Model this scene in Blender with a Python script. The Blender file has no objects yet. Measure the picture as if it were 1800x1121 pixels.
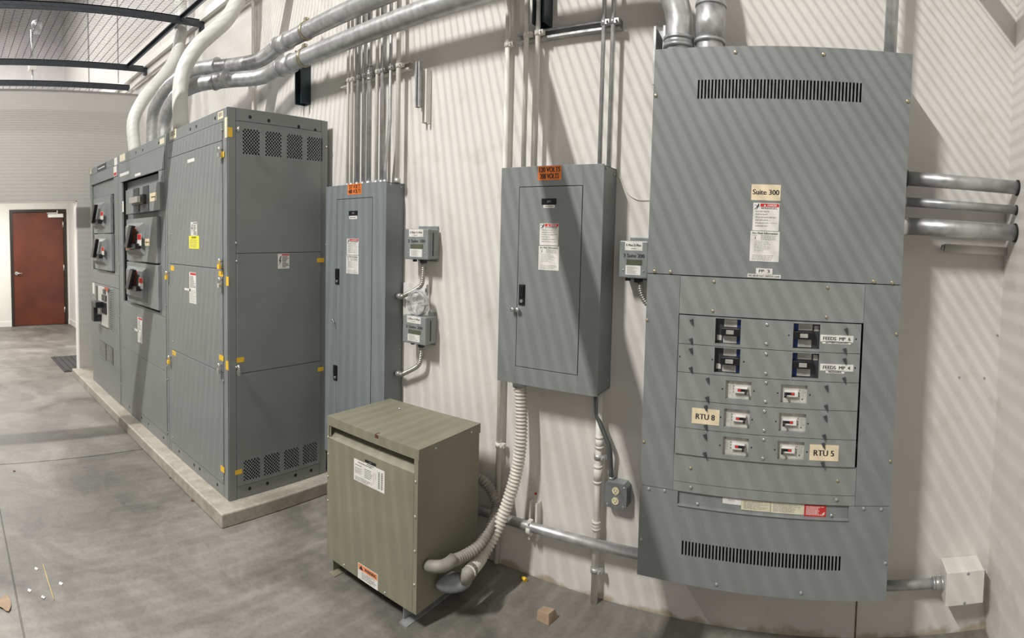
import bpy, math, random
from mathutils import Vector, Matrix
random.seed(7)
sc = bpy.context.scene
col = sc.collection

# ------------------------------------------------------------------ camera (phone panorama: cylindrical projection)
CAM_D, CAM_H, TA, TB = 2.2828, 1.6376, 0.0298, 0.0451
CX, CY, FX, FY = 1443.73, 467.21, 977.59, 968.02
cd = bpy.data.cameras.new('camera'); cam = bpy.data.objects.new('camera', cd); col.objects.link(cam)
cd.type = 'PANO'; cd.panorama_type = 'CENTRAL_CYLINDRICAL'
cd.central_cylindrical_range_u_min = (0 - CX) / FX
cd.central_cylindrical_range_u_max = (1800 - CX) / FX
cd.central_cylindrical_range_v_min = (CY - 1121) / FY
cd.central_cylindrical_range_v_max = CY / FY
cd.central_cylindrical_radius = 1.0
Rx = Matrix(((1, 0, 0), (0, math.cos(TA), -math.sin(TA)), (0, math.sin(TA), math.cos(TA))))
Ry = Matrix(((math.cos(TB), 0, math.sin(TB)), (0, 1, 0), (-math.sin(TB), 0, math.cos(TB))))
RT = (Ry @ Rx).transposed()
ex, ey, ez = RT.col[0], RT.col[1], RT.col[2]
cam.matrix_world = Matrix(((ex.x, ez.x, -ey.x, 0), (ex.y, ez.y, -ey.y, -CAM_D), (ex.z, ez.z, -ey.z, CAM_H), (0, 0, 0, 1)))
cd.clip_start = 0.05; cd.clip_end = 100
sc.camera = cam
sc.view_settings.view_transform = 'Standard'; sc.view_settings.look = 'None'
sc.view_settings.gamma = 1; sc.view_settings.use_curve_mapping = False
sc.view_settings.exposure = 0.17

def at(axis, val, px, py):
    th = (px - CX) / FX; v = (CY - py) / FY
    d = RT @ Vector((math.sin(th), math.cos(th), v)); o = Vector((0, -CAM_D, CAM_H))
    i = 'xyz'.index(axis); t = (val - o[i]) / d[i]
    return o + d * t

# ------------------------------------------------------------------ world and lamps
wd = bpy.data.worlds.new('world'); sc.world = wd; wd.use_nodes = True
wd.node_tree.nodes['Background'].inputs[0].default_value = (1.0, 0.985, 0.96, 1)
wd.node_tree.nodes['Background'].inputs[1].default_value = 0.075

def area(name, loc, sx, sy, power, color=(1, .975, .93), rot=(0, 0, 0)):
    l = bpy.data.lights.new(name, 'AREA'); l.shape = 'RECTANGLE'; l.size = sx; l.size_y = sy
    l.energy = power; l.color = color
    o = bpy.data.objects.new(name, l); col.objects.link(o); o.location = loc; o.rotation_euler = rot
    return o
area('strip_lamp_main', (-2.38, -4.2, 5.7), .031, 1.3, 500)
area('strip_lamp_wall', (-1.8, -1.5, 6.3), .09, 1.2, 32)
area('strip_lamp_far', (-4.8, -4.2, 6.0), .08, 1.3, 100)
area('hall_lamp', (-8.3, -1.6, 2.6), 1.2, 1.2, 105, color=(1, .97, .92))
area('loft_fill', (-8.0, -2.0, 5.6), 1.2, .6, 110, color=(1, .97, .97))  # added fill that brightens the loft above the mesh, no known fixture


# ------------------------------------------------------------------ materials
def new_mat(name):
    m = bpy.data.materials.new(name); m.use_nodes = True
    return m, m.node_tree, m.node_tree.nodes['Principled BSDF']

def mat(name, c, rough=.5, metal=0., var=.06, scale=6., bump=.0, bscale=60., c2=None, spec=None):
    m, nt, b = new_mat(name)
    N, L = nt.nodes, nt.links
    tc = N.new('ShaderNodeTexCoord'); n = N.new('ShaderNodeTexNoise'); n.inputs['Scale'].default_value = scale
    n.inputs['Detail'].default_value = 6
    L.new(tc.outputs['Object'], n.inputs['Vector'])
    r = N.new('ShaderNodeValToRGB'); r.color_ramp.elements[0].position = .3; r.color_ramp.elements[1].position = .7
    a = c2 if c2 else tuple(max(0, k * (1 - var)) for k in c)
    bb = c if c2 else tuple(min(1, k * (1 + var)) for k in c)
    r.color_ramp.elements[0].color = (*a, 1); r.color_ramp.elements[1].color = (*bb, 1)
    L.new(n.outputs['Fac'], r.inputs['Fac']); L.new(r.outputs['Color'], b.inputs['Base Color'])
    b.inputs['Roughness'].default_value = rough; b.inputs['Metallic'].default_value = metal
    if spec is not None: b.inputs['Specular IOR Level'].default_value = spec
    if bump:
        n2 = N.new('ShaderNodeTexNoise'); n2.inputs['Scale'].default_value = bscale
        bp = N.new('ShaderNodeBump'); bp.inputs['Strength'].default_value = bump; bp.inputs['Distance'].default_value = .01
        L.new(tc.outputs['Object'], n2.inputs['Vector']); L.new(n2.outputs['Fac'], bp.inputs['Height'])
        L.new(bp.outputs['Normal'], b.inputs['Normal'])
    return m

M = {}
M['grey'] = mat('grey_paint', (.208, .222, .218), .42, 0, .05, 5, .04, 220)
M['greyl'] = mat('grey_paint_breaker_plates', (.235, .25, .24), .42, 0, .05, 5, .04, 220)
M['greyb'] = mat('blue_grey_paint', (.20, .222, .234), .42, 0, .05, 5, .04, 220)
M['meter'] = mat('meter_grey', (.225, .245, .24), .4, 0, .05, 9)
M['olive'] = mat('olive_paint', (.215, .21, .15), .45, 0, .07, 5, .03, 220)
M['galv'] = mat('galvanised_steel', (.52, .525, .525), .42, .7, .2, 22, .03, 60)
M['steel'] = mat('bright_steel', (.64, .64, .63), .27, .85, .1, 20)
M['galvd'] = mat('dull_conduit', (.40, .41, .41), .4, .5, .2, 14)
M['whitep'] = mat('white_painted_pipe', (.70, .68, .63), .5, 0, .07, 12, .05, 40)
M['pvc'] = mat('pale_grey_pipe', (.62, .62, .59), .45, 0, .06, 9, .04, 30)
M['flexw'] = mat('dirty_white_flex', (.62, .59, .53), .55, 0, .12, 12)
M['flexg'] = mat('grey_flex', (.25, .238, .21), .6, 0, .25, 14)
M['flexs'] = mat('flexible_steel', (.42, .41, .38), .35, .7, .15, 20)
M['dark'] = mat('dark_steel', (.035, .04, .048), .45, .2, .15, 20)
M['strutd'] = mat('dark_green_channel', (.02, .033, .04), .4, .2, .2, 20)
M['black'] = mat('black_plastic', (.012, .012, .014), .35, 0, .1, 20)
M['hole'] = mat('dark_interior', (.012, .012, .012), .8, 0, .1, 20)
M['white'] = mat('white_label', (.72, .71, .68), .45, 0, .03, 30)
M['cream'] = mat('cream_label', (.74, .63, .44), .5, 0, .06, 50)
M['orange'] = mat('orange_label', (.78, .20, .035), .5, 0, .1, 60)
M['red'] = mat('red_label', (.55, .035, .03), .45, 0, .05, 60)
M['yellow'] = mat('yellow_tag', (.80, .50, .03), .5, 0, .06, 60)
M['lemon'] = mat('lemon_label', (.85, .80, .03), .5, 0, .05, 60)
M['ink'] = mat('ink', (.015, .015, .018), .6, 0, .1, 30)
M['inkg'] = mat('grey_ink', (.25, .25, .24), .6, 0, .1, 30)
M['beigel'] = mat('aged_label', (.66, .62, .46), .5, 0, .06, 60)
M['brk'] = mat('breaker_dark', (.05, .053, .06), .45, 0, .1, 30)
M['brkw'] = mat('breaker_offwhite', (.58, .57, .53), .45, 0, .04, 60)
M['blue'] = mat('blue_strip', (.012, .045, .19), .45, 0, .1, 60)
M['tog'] = mat('toggle_grey', (.35, .34, .31), .45, 0, .1, 60)
M['lcd'] = mat('meter_display', (.10, .11, .075), .2, 0, .1, 60)
M['brass'] = mat('zinc_screw', (.42, .38, .27), .35, .8, .2, 60)
M['ivory'] = mat('ivory_outlet', (.66, .62, .40), .4, 0, .04, 60)
M['door'] = mat('cherry_veneer', (.16, .040, .020), .35, 0, .0, 2.2, 0, 60, c2=(.085, .022, .013))
M['frame'] = mat('dark_brown_frame', (.025, .018, .014), .4, 0, .1, 20)
M['card'] = mat('cardboard', (.33, .24, .165), .8, 0, .1, 60)
M['rubber'] = mat('black_rubber', (.03, .03, .03), .7, 0, .2, 60)
M['hallw'] = mat('hall_white_paint', (.74, .73, .69), .7, 0, .03, 2)
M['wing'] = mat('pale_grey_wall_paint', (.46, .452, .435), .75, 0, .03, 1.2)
M['trimw'] = mat('white_trim', (.78, .77, .74), .5, 0, .03, 3)
M['orangeh'] = mat('orange_guard', (.42, .10, .04), .5, 0, .1, 30)

def wall_mat():
    m, nt, b = new_mat('dirty_white_wall'); N, L = nt.nodes, nt.links
    tc = N.new('ShaderNodeTexCoord')
    n1 = N.new('ShaderNodeTexNoise'); n1.inputs['Scale'].default_value = 1.1; n1.inputs['Detail'].default_value = 5
    n2 = N.new('ShaderNodeTexNoise'); n2.inputs['Scale'].default_value = 7; n2.inputs['Detail'].default_value = 9
    L.new(tc.outputs['Object'], n1.inputs['Vector']); L.new(tc.outputs['Object'], n2.inputs['Vector'])
    r1 = N.new('ShaderNodeValToRGB'); r1.color_ramp.elements[0].position = .35; r1.color_ramp.elements[1].position = .65
    r1.color_ramp.elements[0].color = (.655, .63, .595, 1); r1.color_ramp.elements[1].color = (.715, .698, .668, 1)
    r2 = N.new('ShaderNodeValToRGB'); r2.color_ramp.elements[0].position = .30; r2.color_ramp.elements[1].position = .42
    r2.color_ramp.elements[0].color = (.74, .70, .63, 1); r2.color_ramp.elements[1].color = (1, 1, 1, 1)
    mx = N.new('ShaderNodeMix'); mx.data_type = 'RGBA'; mx.blend_type = 'MULTIPLY'; mx.inputs[0].default_value = .35
    L.new(n1.outputs['Fac'], r1.inputs['Fac']); L.new(n2.outputs['Fac'], r2.inputs['Fac'])
    L.new(r1.outputs['Color'], mx.inputs[6]); L.new(r2.outputs['Color'], mx.inputs[7])
    # scuffs and rust-brown dirt in a ragged band along the floor
    sp = N.new('ShaderNodeSeparateXYZ'); L.new(tc.outputs['Object'], sp.inputs[0])
    n3 = N.new('ShaderNodeTexNoise'); n3.inputs['Scale'].default_value = 9; n3.inputs['Detail'].default_value = 8
    L.new(tc.outputs['Object'], n3.inputs['Vector'])
    ma = N.new('ShaderNodeMath'); ma.operation = 'MULTIPLY_ADD'; ma.inputs[1].default_value = -.16; ma.inputs[2].default_value = .094
    L.new(n3.outputs['Fac'], ma.inputs[0])
    ad = N.new('ShaderNodeMath'); ad.operation = 'SUBTRACT'; L.new(ma.outputs[0], ad.inputs[0]); L.new(sp.outputs['Z'], ad.inputs[1])
    mr = N.new('ShaderNodeMapRange'); mr.inputs[1].default_value = -.012; mr.inputs[2].default_value = .015
    L.new(ad.outputs[0], mr.inputs[0])
    mx2 = N.new('ShaderNodeMix'); mx2.data_type = 'RGBA'; mx2.inputs[7].default_value = (.42, .36, .27, 1)
    L.new(mr.outputs[0], mx2.inputs[0]); L.new(mx.outputs[2], mx2.inputs[6])
    L.new(mx2.outputs[2], b.inputs['Base Color'])
    b.inputs['Roughness'].default_value = .62
    bp = N.new('ShaderNodeBump'); bp.inputs['Strength'].default_value = .12; bp.inputs['Distance'].default_value = .01
    n4 = N.new('ShaderNodeTexNoise'); n4.inputs['Scale'].default_value = 26; n4.inputs['Detail'].default_value = 5
    L.new(tc.outputs['Object'], n4.inputs['Vector'])
    L.new(n4.outputs['Fac'], bp.inputs['Height']); L.new(bp.outputs['Normal'], b.inputs['Normal'])
    return m
M['wall'] = wall_mat()

def concrete(name, ca, cb, cc, joints=(), s=1.0):
    m, nt, b = new_mat(name); N, L = nt.nodes, nt.links
    tc = N.new('ShaderNodeTexCoord')
    n0 = N.new('ShaderNodeTexNoise'); n0.inputs['Scale'].default_value = 1.1 * s; n0.inputs['Detail'].default_value = 3
    L.new(tc.outputs['Object'], n0.inputs['Vector'])
    va = N.new('ShaderNodeVectorMath'); va.operation = 'MULTIPLY_ADD'; va.inputs[1].default_value = (1.6, 1.6, 1.6)
    L.new(n0.outputs['Color'], va.inputs[0]); L.new(tc.outputs['Object'], va.inputs[2])
    n1 = N.new('ShaderNodeTexNoise'); n1.inputs['Scale'].default_value = 1.5 * s; n1.inputs['Detail'].default_value = 10; n1.inputs['Roughness'].default_value = .6
    L.new(va.outputs[0], n1.inputs['Vector'])
    r = N.new('ShaderNodeValToRGB'); e = r.color_ramp.elements
    e[0].position = .34; e[0].color = (*ca, 1); e[1].position = .66; e[1].color = (*cc, 1)
    k = r.color_ramp.elements.new(.5); k.color = (*cb, 1)
    L.new(n1.outputs['Fac'], r.inputs['Fac'])
    n2 = N.new('ShaderNodeTexNoise'); n2.inputs['Scale'].default_value = 45; n2.inputs['Detail'].default_value = 6
    L.new(tc.outputs['Object'], n2.inputs['Vector'])
    r2 = N.new('ShaderNodeValToRGB'); r2.color_ramp.elements[0].position = .32; r2.color_ramp.elements[1].position = .55
    r2.color_ramp.elements[0].color = (.72, .72, .72, 1); r2.color_ramp.elements[1].color = (1, 1, 1, 1)
    L.new(n2.outputs['Fac'], r2.inputs['Fac'])
    mx = N.new('ShaderNodeMix'); mx.data_type = 'RGBA'; mx.blend_type = 'MULTIPLY'; mx.inputs[0].default_value = .5
    L.new(r.outputs['Color'], mx.inputs[6]); L.new(r2.outputs['Color'], mx.inputs[7])
    out = mx.outputs[2]
    L.new(out, b.inputs['Base Color'])
    rr = N.new('ShaderNodeMapRange'); rr.inputs[3].default_value = .38; rr.inputs[4].default_value = .62
    L.new(n1.outputs['Fac'], rr.inputs[0]); L.new(rr.outputs[0], b.inputs['Roughness'])
    bp = N.new('ShaderNodeBump'); bp.inputs['Strength'].default_value = .1; bp.inputs['Distance'].default_value = .01
    L.new(n2.outputs['Fac'], bp.inputs['Height']); L.new(bp.outputs['Normal'], b.inputs['Normal'])
    return m
M['floor'] = concrete('concrete_floor', (.10, .096, .086), (.18, .172, .153), (.27, .26, .235))
M['pad'] = concrete('pad_concrete', (.30, .27, .22), (.38, .35, .295), (.46, .43, .37), s=2)


# ------------------------------------------------------------------ mesh builder
class MB:
    def __init__(s): s.v = []; s.f = []; s.sm = []
    def add(s, vs, fs, sm=False):
        k = len(s.v); s.v += [tuple(v) for v in vs]
        s.f += [tuple(i + k for i in f) for f in fs]; s.sm += [sm] * len(fs); return s
    def box(s, x0, x1, y0, y1, z0, z1):
        x0, x1 = sorted((x0, x1)); y0, y1 = sorted((y0, y1)); z0, z1 = sorted((z0, z1))
        return s.add([(x0,y0,z0),(x1,y0,z0),(x1,y1,z0),(x0,y1,z0),(x0,y0,z1),(x1,y0,z1),(x1,y1,z1),(x0,y1,z1)],
                     [(0,3,2,1),(4,5,6,7),(0,1,5,4),(1,2,6,5),(2,3,7,6),(3,0,4,7)])
    def prism(s, poly, axis, a, b):
        """extrude a closed polygon (counter-clockwise pairs) along x, y or z from a to b"""
        n = len(poly)
        def P(p, t): return {'x': (t, p[0], p[1]), 'y': (p[0], t, p[1]), 'z': (p[0], p[1], t)}[axis]
        vs = [P(p, a) for p in poly] + [P(p, b) for p in poly]
        fs = [tuple(range(n)), tuple(range(2*n-1, n-1, -1))] + [(i, i+n, (i+1) % n + n, (i+1) % n) for i in range(n)]
        return s.add(vs, fs)
    def cyl(s, p0, p1, r, n=16, r2=None, caps=True):
        return s.tube([p0, p1], r, n, caps=caps, radii=[r, r if r2 is None else r2])
    def tube(s, pts, r, n=12, caps=True, radii=None):
        pts = [Vector(p) for p in pts]; m = len(pts); rings = []; k = len(s.v)
        t0 = (pts[1] - pts[0]).normalized()
        up = Vector((0, 0, 1)) if abs(t0.z) < .9 else Vector((1, 0, 0))
        nrm = (up - t0 * up.dot(t0)).normalized(); vs = []
        for i, p in enumerate(pts):
            if i == 0: t = t0
            elif i == m - 1: t = (pts[i] - pts[i-1]).normalized()
            else:
                t = (pts[i+1] - pts[i-1])
                t = t.normalized() if t.length > 1e-9 else t0
            nrm = (nrm - t * nrm.dot(t)).normalized(); bi = t.cross(nrm)
            rr = radii[i] if radii else r
            vs += [p + (nrm * math.cos(2*math.pi*j/n) + bi * math.sin(2*math.pi*j/n)) * rr for j in range(n)]
        fs = [(i*n+j, i*n+(j+1) % n, (i+1)*n+(j+1) % n, (i+1)*n+j) for i in range(m-1) for j in range(n)]
        s.add(vs, fs, True)
        if caps:
            s.f.append(tuple(k + j for j in range(n-1, -1, -1))); s.sm.append(False)
            s.f.append(tuple(k + (m-1)*n + j for j in range(n))); s.sm.append(False)
        return s
    def ring(s, c, ax, r0, r1, h, n=24):
        """flat washer/band around a pipe"""
        a = Vector(ax).normalized(); c = Vector(c)
        return s.tube([c - a*h/2, c + a*h/2], r1, n)

def smooth_path(pts, step=.02):
    P = [Vector(p) for p in pts]; P = [P[0]*2 - P[1]] + P + [P[-1]*2 - P[-2]]; out = []
    for i in range(1, len(P) - 2):
        a, b, c, d = P[i-1], P[i], P[i+1], P[i+2]; n = max(1, int((c - b).length / step))
        for k in range(n):
            t = k / n
            out.append(.5 * ((2*b) + (c-a)*t + (2*a-5*b+4*c-d)*t*t + (3*b-a-3*c+d)*t**3))
    out.append(P[-2]); return out

def fillet(pts, R, seg=10):
    """polyline with round bends of radius R (a conduit bent with a bender)"""
    P = [Vector(p) for p in pts]; out = [P[0]]
    for i in range(1, len(P) - 1):
        a = (P[i-1] - P[i]); b = (P[i+1] - P[i]); la, lb = a.length, b.length
        a.normalize(); b.normalize(); ang = a.angle(b)
        d = min(R / math.tan(ang/2), la*.49, lb*.49)
        p0, p1 = P[i] + a*d, P[i] + b*d
        for k in range(seg + 1):
            t = k/seg; out.append(p0*(1-t)**2 + P[i]*2*t*(1-t) + p1*t*t)
    out.append(P[-1]); return out

def ribbed(path, r, pitch, depth=.12, n=14):
    pts = smooth_path(path, pitch/6); rad = []; L = 0
    for i, p in enumerate(pts):
        if i: L += (p - pts[i-1]).length
        rad.append(r * (1 - depth/2 + depth/2 * math.cos(2*math.pi*L/pitch)))
    m = MB(); m.tube(pts, r, n, radii=rad); return m

def origin(o):
    while o.parent: o = o.parent
    return Vector(o.location)

def obj(name, mb, m, parent=None, bevel=0):
    me = bpy.data.meshes.new(name); off = origin(parent) if parent else Vector((0, 0, 0))
    me.from_pydata([tuple(Vector(v) - off) for v in mb.v], [], mb.f)
    me.polygons.foreach_set('use_smooth', mb.sm); me.update()
    me.materials.append(M[m]); o = bpy.data.objects.new(name, me); col.objects.link(o)
    if parent: o.parent = parent
    if bevel:
        b = o.modifiers.new('bevel', 'BEVEL'); b.width = bevel; b.segments = 2; b.limit_method = 'ANGLE'; b.angle_limit = math.radians(50)
        b.harden_normals = False
    return o

def thing(name, label, cat, loc=(0, 0, 0), group=None):
    o = bpy.data.objects.new(name, None); col.objects.link(o); o.location = loc; o.empty_display_size = .05
    o['label'] = label; o['category'] = cat
    if group: o['group'] = group
    return o

def tag(o, label, cat, group=None):
    o['label'] = label; o['category'] = cat
    if group: o['group'] = group
    return o

def struct(name, mb, m, parent=None, bevel=0):
    o = obj(name, mb, m, parent, bevel)
    if not parent: o['kind'] = 'structure'
    return o

def copy_part(src, parent, delta):
    c = src.copy(); col.objects.link(c); c.parent = parent; c.location = Vector(src.location) + Vector(delta)
    return c


# ------------------------------------------------------------------ where a surface point of the place lies, read off the survey of the photo
class Plane:
    """a flat face of a cabinet: u runs to the right, z up, d outwards. axis y looks to -y, axis x looks to +x"""
    def __init__(s, axis, val, ctrl=None):
        s.axis, s.val, s.ctrl = axis, val, None
        if ctrl:   # ((px,py,z) down the left edge, the same down the right edge, u0, u1)
            L, R, u0, u1 = ctrl
            f = lambda q: (lambda a: (a[0], a[1], q[2]))(s.raw(q[0], q[1]))
            s.ctrl = (sorted(map(f, L), key=lambda a: a[1]), sorted(map(f, R), key=lambda a: a[1]), u0, u1)
    def raw(s, px, py):
        p = at(s.axis, s.val, px, py); return (p.x if s.axis == 'y' else p.y, p.z)
    def uz(s, px, py):
        u, z = s.raw(px, py)
        if not s.ctrl: return u, z
        L, R, u0, u1 = s.ctrl
        def lerp(T, z, k):
            i = 0
            while i < len(T) - 2 and z > T[i+1][1]: i += 1
            a, b = T[i], T[i+1]; t = (z - a[1]) / (b[1] - a[1]); return a[k] + t*(b[k] - a[k])
        ul, ur = lerp(L, z, 0), lerp(R, z, 0); t = (u - ul) / (ur - ul)
        return u0 + t*(u1 - u0), lerp(L, z, 2)*(1-t) + lerp(R, z, 2)*t
    def rect(s, x0, y0, x1, y1):
        ym, xm = (y0+y1)/2, (x0+x1)/2
        a = s.uz(x0, ym)[0]; b = s.uz(x1, ym)[0]; t = s.uz(xm, y0)[1]; m = s.uz(xm, y1)[1]
        return a, b, m, t
    def P(s, u, z, d=0):
        return (u, s.val - d, z) if s.axis == 'y' else (s.val + d, u, z)
    def box(s, mb, u0, u1, z0, z1, d0, d1):
        if s.axis == 'y': mb.box(u0, u1, s.val - d1, s.val - d0, z0, z1)
        else: mb.box(s.val + d0, s.val + d1, u0, u1, z0, z1)
        return mb
    def N(s): return Vector((0, -1, 0)) if s.axis == 'y' else Vector((1, 0, 0))

def plate(name, pl, r, d0, d1, m, parent, bevel=0):
    return obj(name, pl.box(MB(), *r, d0, d1), m, parent, bevel)

def frame_plate(mb, pl, outer, inner, d0, d1):
    a, b, c, d = outer; e, f, g, h = inner
    pl.box(mb, a, e, c, d, d0, d1); pl.box(mb, f, b, c, d, d0, d1)
    pl.box(mb, e, f, c, g, d0, d1); pl.box(mb, e, f, h, d, d0, d1); return mb

_tc = {}
def text_mesh(txt):
    if txt not in _tc:
        cu = bpy.data.curves.new('t', 'FONT'); cu.body = txt; cu.align_x = 'CENTER'; cu.align_y = 'CENTER'; cu.offset = .0
        cu.resolution_u = 3
        o = bpy.data.objects.new('t', cu); col.objects.link(o)
        dg = bpy.context.evaluated_depsgraph_get(); me = bpy.data.meshes.new_from_object(o.evaluated_get(dg))
        V = [tuple(v.co) for v in me.vertices]; F = [tuple(p.vertices) for p in me.polygons]
        bpy.data.objects.remove(o); bpy.data.curves.remove(cu); bpy.data.meshes.remove(me)
        _tc[txt] = (V, F)
    return _tc[txt]

def add_text(mb, pl, txt, r, d, rot=0):
    """letters standing .3 mm proud, fitted into rect r"""
    V, F = text_mesh(txt)
    if not V: return mb
    xs = [v[0] for v in V]; ys = [v[1] for v in V]; x0, x1, y0, y1 = min(xs), max(xs), min(ys), max(ys)
    def fit(v):
        a, b = (v[0]-x0)/(x1-x0), (v[1]-y0)/(y1-y0)
        if rot == 180: a, b = 1-a, 1-b
        return r[0] + a*(r[1]-r[0]), r[2] + b*(r[3]-r[2])
    w_ = (r[3]-r[2])*.045
    for k in (-1, 0, 1):
        mb.add([pl.P(a + k*w_, b, d + (k+1)*.00008) for a, b in (fit(v) for v in V)], F)
    return mb

def sub(r, a, b, c, e):
    """fraction of a rect: left, right, bottom, top in 0..1"""
    w, h = r[1]-r[0], r[3]-r[2]
    return (r[0]+w*a, r[0]+w*b, r[2]+h*c, r[2]+h*e)

def print_lines(mb, pl, r, n, d, fill=.55, short=.5):
    w, h = r[1]-r[0], (r[3]-r[2])/n
    for i in range(n):
        z = r[3] - h*(i+.5); a = r[0]
        end = r[0] + w*(random.uniform(short, 1))
        while a < end - w*.02:
            b = min(end, a + w*random.uniform(.05, .2)); pl.box(mb, a, b, z-h*fill/2, z+h*fill/2, d, d+.0001); a = b + w*.025
    return mb

def label(name, parent, pl, r, m='white', lines=(), d=0, ink='ink', lab=None, t=.0008):
    o = plate(name, pl, r, d, d+t, m, parent)
    if lab: o['label'] = lab
    if lines:
        mb = MB()
        for txt, q in lines:
            if txt[0] == '~': print_lines(mb, pl, sub(r, *q), int(txt[1:]), d+t, .55, .8)     # print too small to read in the photo
            else: add_text(mb, pl, txt, sub(r, *q), d+t+.0003)
        obj('lettering', mb, ink, o)
    return o

def danger_label(parent, pl, r, d=0):
    o = plate('danger_label', pl, r, d, d+.0008, 'white', parent); o['label'] = 'white warning sticker with a red DANGER header'
    e = d + .0008
    obj('red_header', pl.box(MB(), *sub(r, .27, .985, .86, .98), e, e+.0002), 'red', o)
    mb = MB(); add_text(mb, pl, 'DANGER', sub(r, .55, .90, .885, .955), e+.0005)
    q = sub(r, .40, .49, .88, .96)
    mb.add([pl.P(q[0], q[2], e+.0005), pl.P(q[1], q[2], e+.0005), pl.P((q[0]+q[1])/2, q[3], e+.0005)], [(0, 1, 2)])
    obj('header_lettering', mb, 'white', o)
    mb = MB()
    def seg(x0, y0, x1, y1, w):
        a = sub(r, x0, x1, y0, y1); dx, dz = a[1]-a[0], a[3]-a[2]; l = math.hypot(dx, dz) or 1; wx, wz = -dz/l*w/2, dx/l*w/2
        mb.add([pl.P(a[0]-wx, a[2]-wz, e+.0003), pl.P(a[1]-wx, a[3]-wz, e+.0003), pl.P(a[1]+wx, a[3]+wz, e+.0003), pl.P(a[0]+wx, a[2]+wz, e+.0003)], [(0, 1, 2, 3)])
    w = (r[1]-r[0])
    for s in ((.06, .77, .17, .86, .025), (.13, .76, .19, .84, .02), (.14, .84, .22, .93, .05), (.04, .93, .17, .90, .018), (.19, .93, .24, .83, .018), (.19, .94, .215, .965, .06)):
        seg(*s[:4], s[4]*w)
    print_lines(mb, pl, sub(r, .30, .96, .78, .85), 2, e, .6, .9)
    for k in range(6):
        y = .72 - k*.105; print_lines(mb, pl, sub(r, .10, .96, y-.055, y), 2, e, .45, .5)
    obj('fine_print', mb, 'ink', o)
    return o

def arc_label(parent, pl, r, num, d=0):
    o = plate('arc_flash_label', pl, r, d, d+.0008, 'white', parent); o['label'] = 'white arc flash information sticker'
    e = d + .0008; mb = MB()
    add_text(mb, pl, 'Arc Flash Information', sub(r, .06, .93, .90, .97), e+.0003)
    add_text(mb, pl, num, (sub(r, .16, .175, .73, .82) if num == '1' else sub(r, .14, .19, .73, .82)), e+.0003)
    obj('lettering', mb, 'ink', o)
    mb = MB()
    print_lines(mb, pl, sub(r, .36, .96, .71, .88), 4, e, .5, .8)
    print_lines(mb, pl, sub(r, .08, .24, .84, .88), 1, e, .5, .9)
    print_lines(mb, pl, sub(r, .14, .85, .33, .68), 8, e, .35, .4)
    pl.box(mb, *sub(r, 0.02, .98, .30, .303), e, e+.0001); pl.box(mb, *sub(r, 0.02, .98, .695, .70), e, e+.0001)
    print_lines(mb, pl, sub(r, .08, .93, .03, .22), 4, e, .35, .7)
    obj('fine_print', mb, 'inkg', o)
    return o

_scr = {}
def screws(name, parent, pl, pts, r=.005, m='brass', h=.003, d=0, raw=False):
    """domed screw heads, each an object sharing one mesh"""
    key = (pl.axis, r, m, h)
    if key not in _scr:
        mb = MB(); n = pl.N()
        mb.tube([n*0 - n*.002, n*h*.6, n*h*.9, n*h], r, 10, radii=[r, r, r*.7, r*.2])
        me = bpy.data.meshes.new(name)
        me.from_pydata([tuple(v) for v in mb.v], [], mb.f); me.polygons.foreach_set('use_smooth', mb.sm)
        me.materials.append(M[m]); _scr[key] = me
    off = origin(parent)
    for p in pts:
        u, z = p if raw else pl.uz(*p)
        o = bpy.data.objects.new(name, _scr[key]); col.objects.link(o); o.parent = parent
        o.location = Vector(pl.P(u, z, d)) - off

# ================================================================== SETTING
WX = -6.354      # wing wall with the opening into the hall
RX = .775        # right wall
TOP = 7.0; CZJ = .27
M['rustj'] = mat('dirty_joint_filler', (.16, .12, .08), .8, 0, .4, 30)
m = MB(); m.box(-10.4, RX + .15, 0, .2, -.1, TOP); struct('wall_back', m, 'wall')
m = MB(); m.box(RX, RX + .15, -6.5, 0, 0, TOP); struct('wall_right', m, 'wall')
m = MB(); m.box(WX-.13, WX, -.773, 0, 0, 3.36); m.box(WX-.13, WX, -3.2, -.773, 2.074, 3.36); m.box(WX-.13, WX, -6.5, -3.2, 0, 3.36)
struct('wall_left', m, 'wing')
m = MB(); m.box(WX-.125, WX-.005, -.785, -.7731, 0, 2.062); m.box(WX-.125, WX-.005, -3.2, -.785, 2.062, 2.0739)
struct('trim_1', m, 'trimw')
HX = -10.216
m = MB(); m.box(HX-.15, HX, -3.6, -1.135, 0, 2.8); m.box(HX-.15, HX, -.075, 0, 0, 2.8); m.box(HX-.15, HX, -1.135, -.075, 2.185, 2.8)
struct('wall_hall', m, 'hallw')
m = MB(); m.box(HX, WX-.13, -3.75, -3.6, 0, 2.8); struct('wall_front', m, 'hallw')
m = MB(); m.box(HX, WX-.13, -.03, -.0005, 0, 2.8); struct('wall_side', m, 'hallw')
m = MB(); m.box(HX-.15, WX-.13, -3.75, -.0005, 2.8, 2.9); struct('ceiling_hall', m, 'hallw')
m = MB(); m.box(HX, WX-.14, -.045, -.0305, 0, .1); m.box(HX, HX+.015, -.075, -.045, 0, .1); m.box(HX, HX+.015, -3.6, -1.14, 0, .1)
struct('baseboard_hall', m, 'trimw', bevel=.003)
# concrete slabs, separated by sawn joints
m = MB()
xs = [-10.4, -6.9, -3.93, 1.0]; ys = [-6.5, -2.02, .1]
for i in range(3):
    for j in range(2):
        m.box(xs[i]+.004, xs[i+1]-.004, ys[j]+.004, ys[j+1]-(.004 if j == 0 else 0), -.1, 0)
m.box(-10.4, 1.0, -6.5, .1, -.12, -.012)
struct('floor', m, 'floor')
jx = at('y', 0, 1504, 1100).x
m = MB(); m.box(jx-.004, jx+.003, -.0015, 0, 0, CZJ); struct('trim_4', m, 'rustj')
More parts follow.
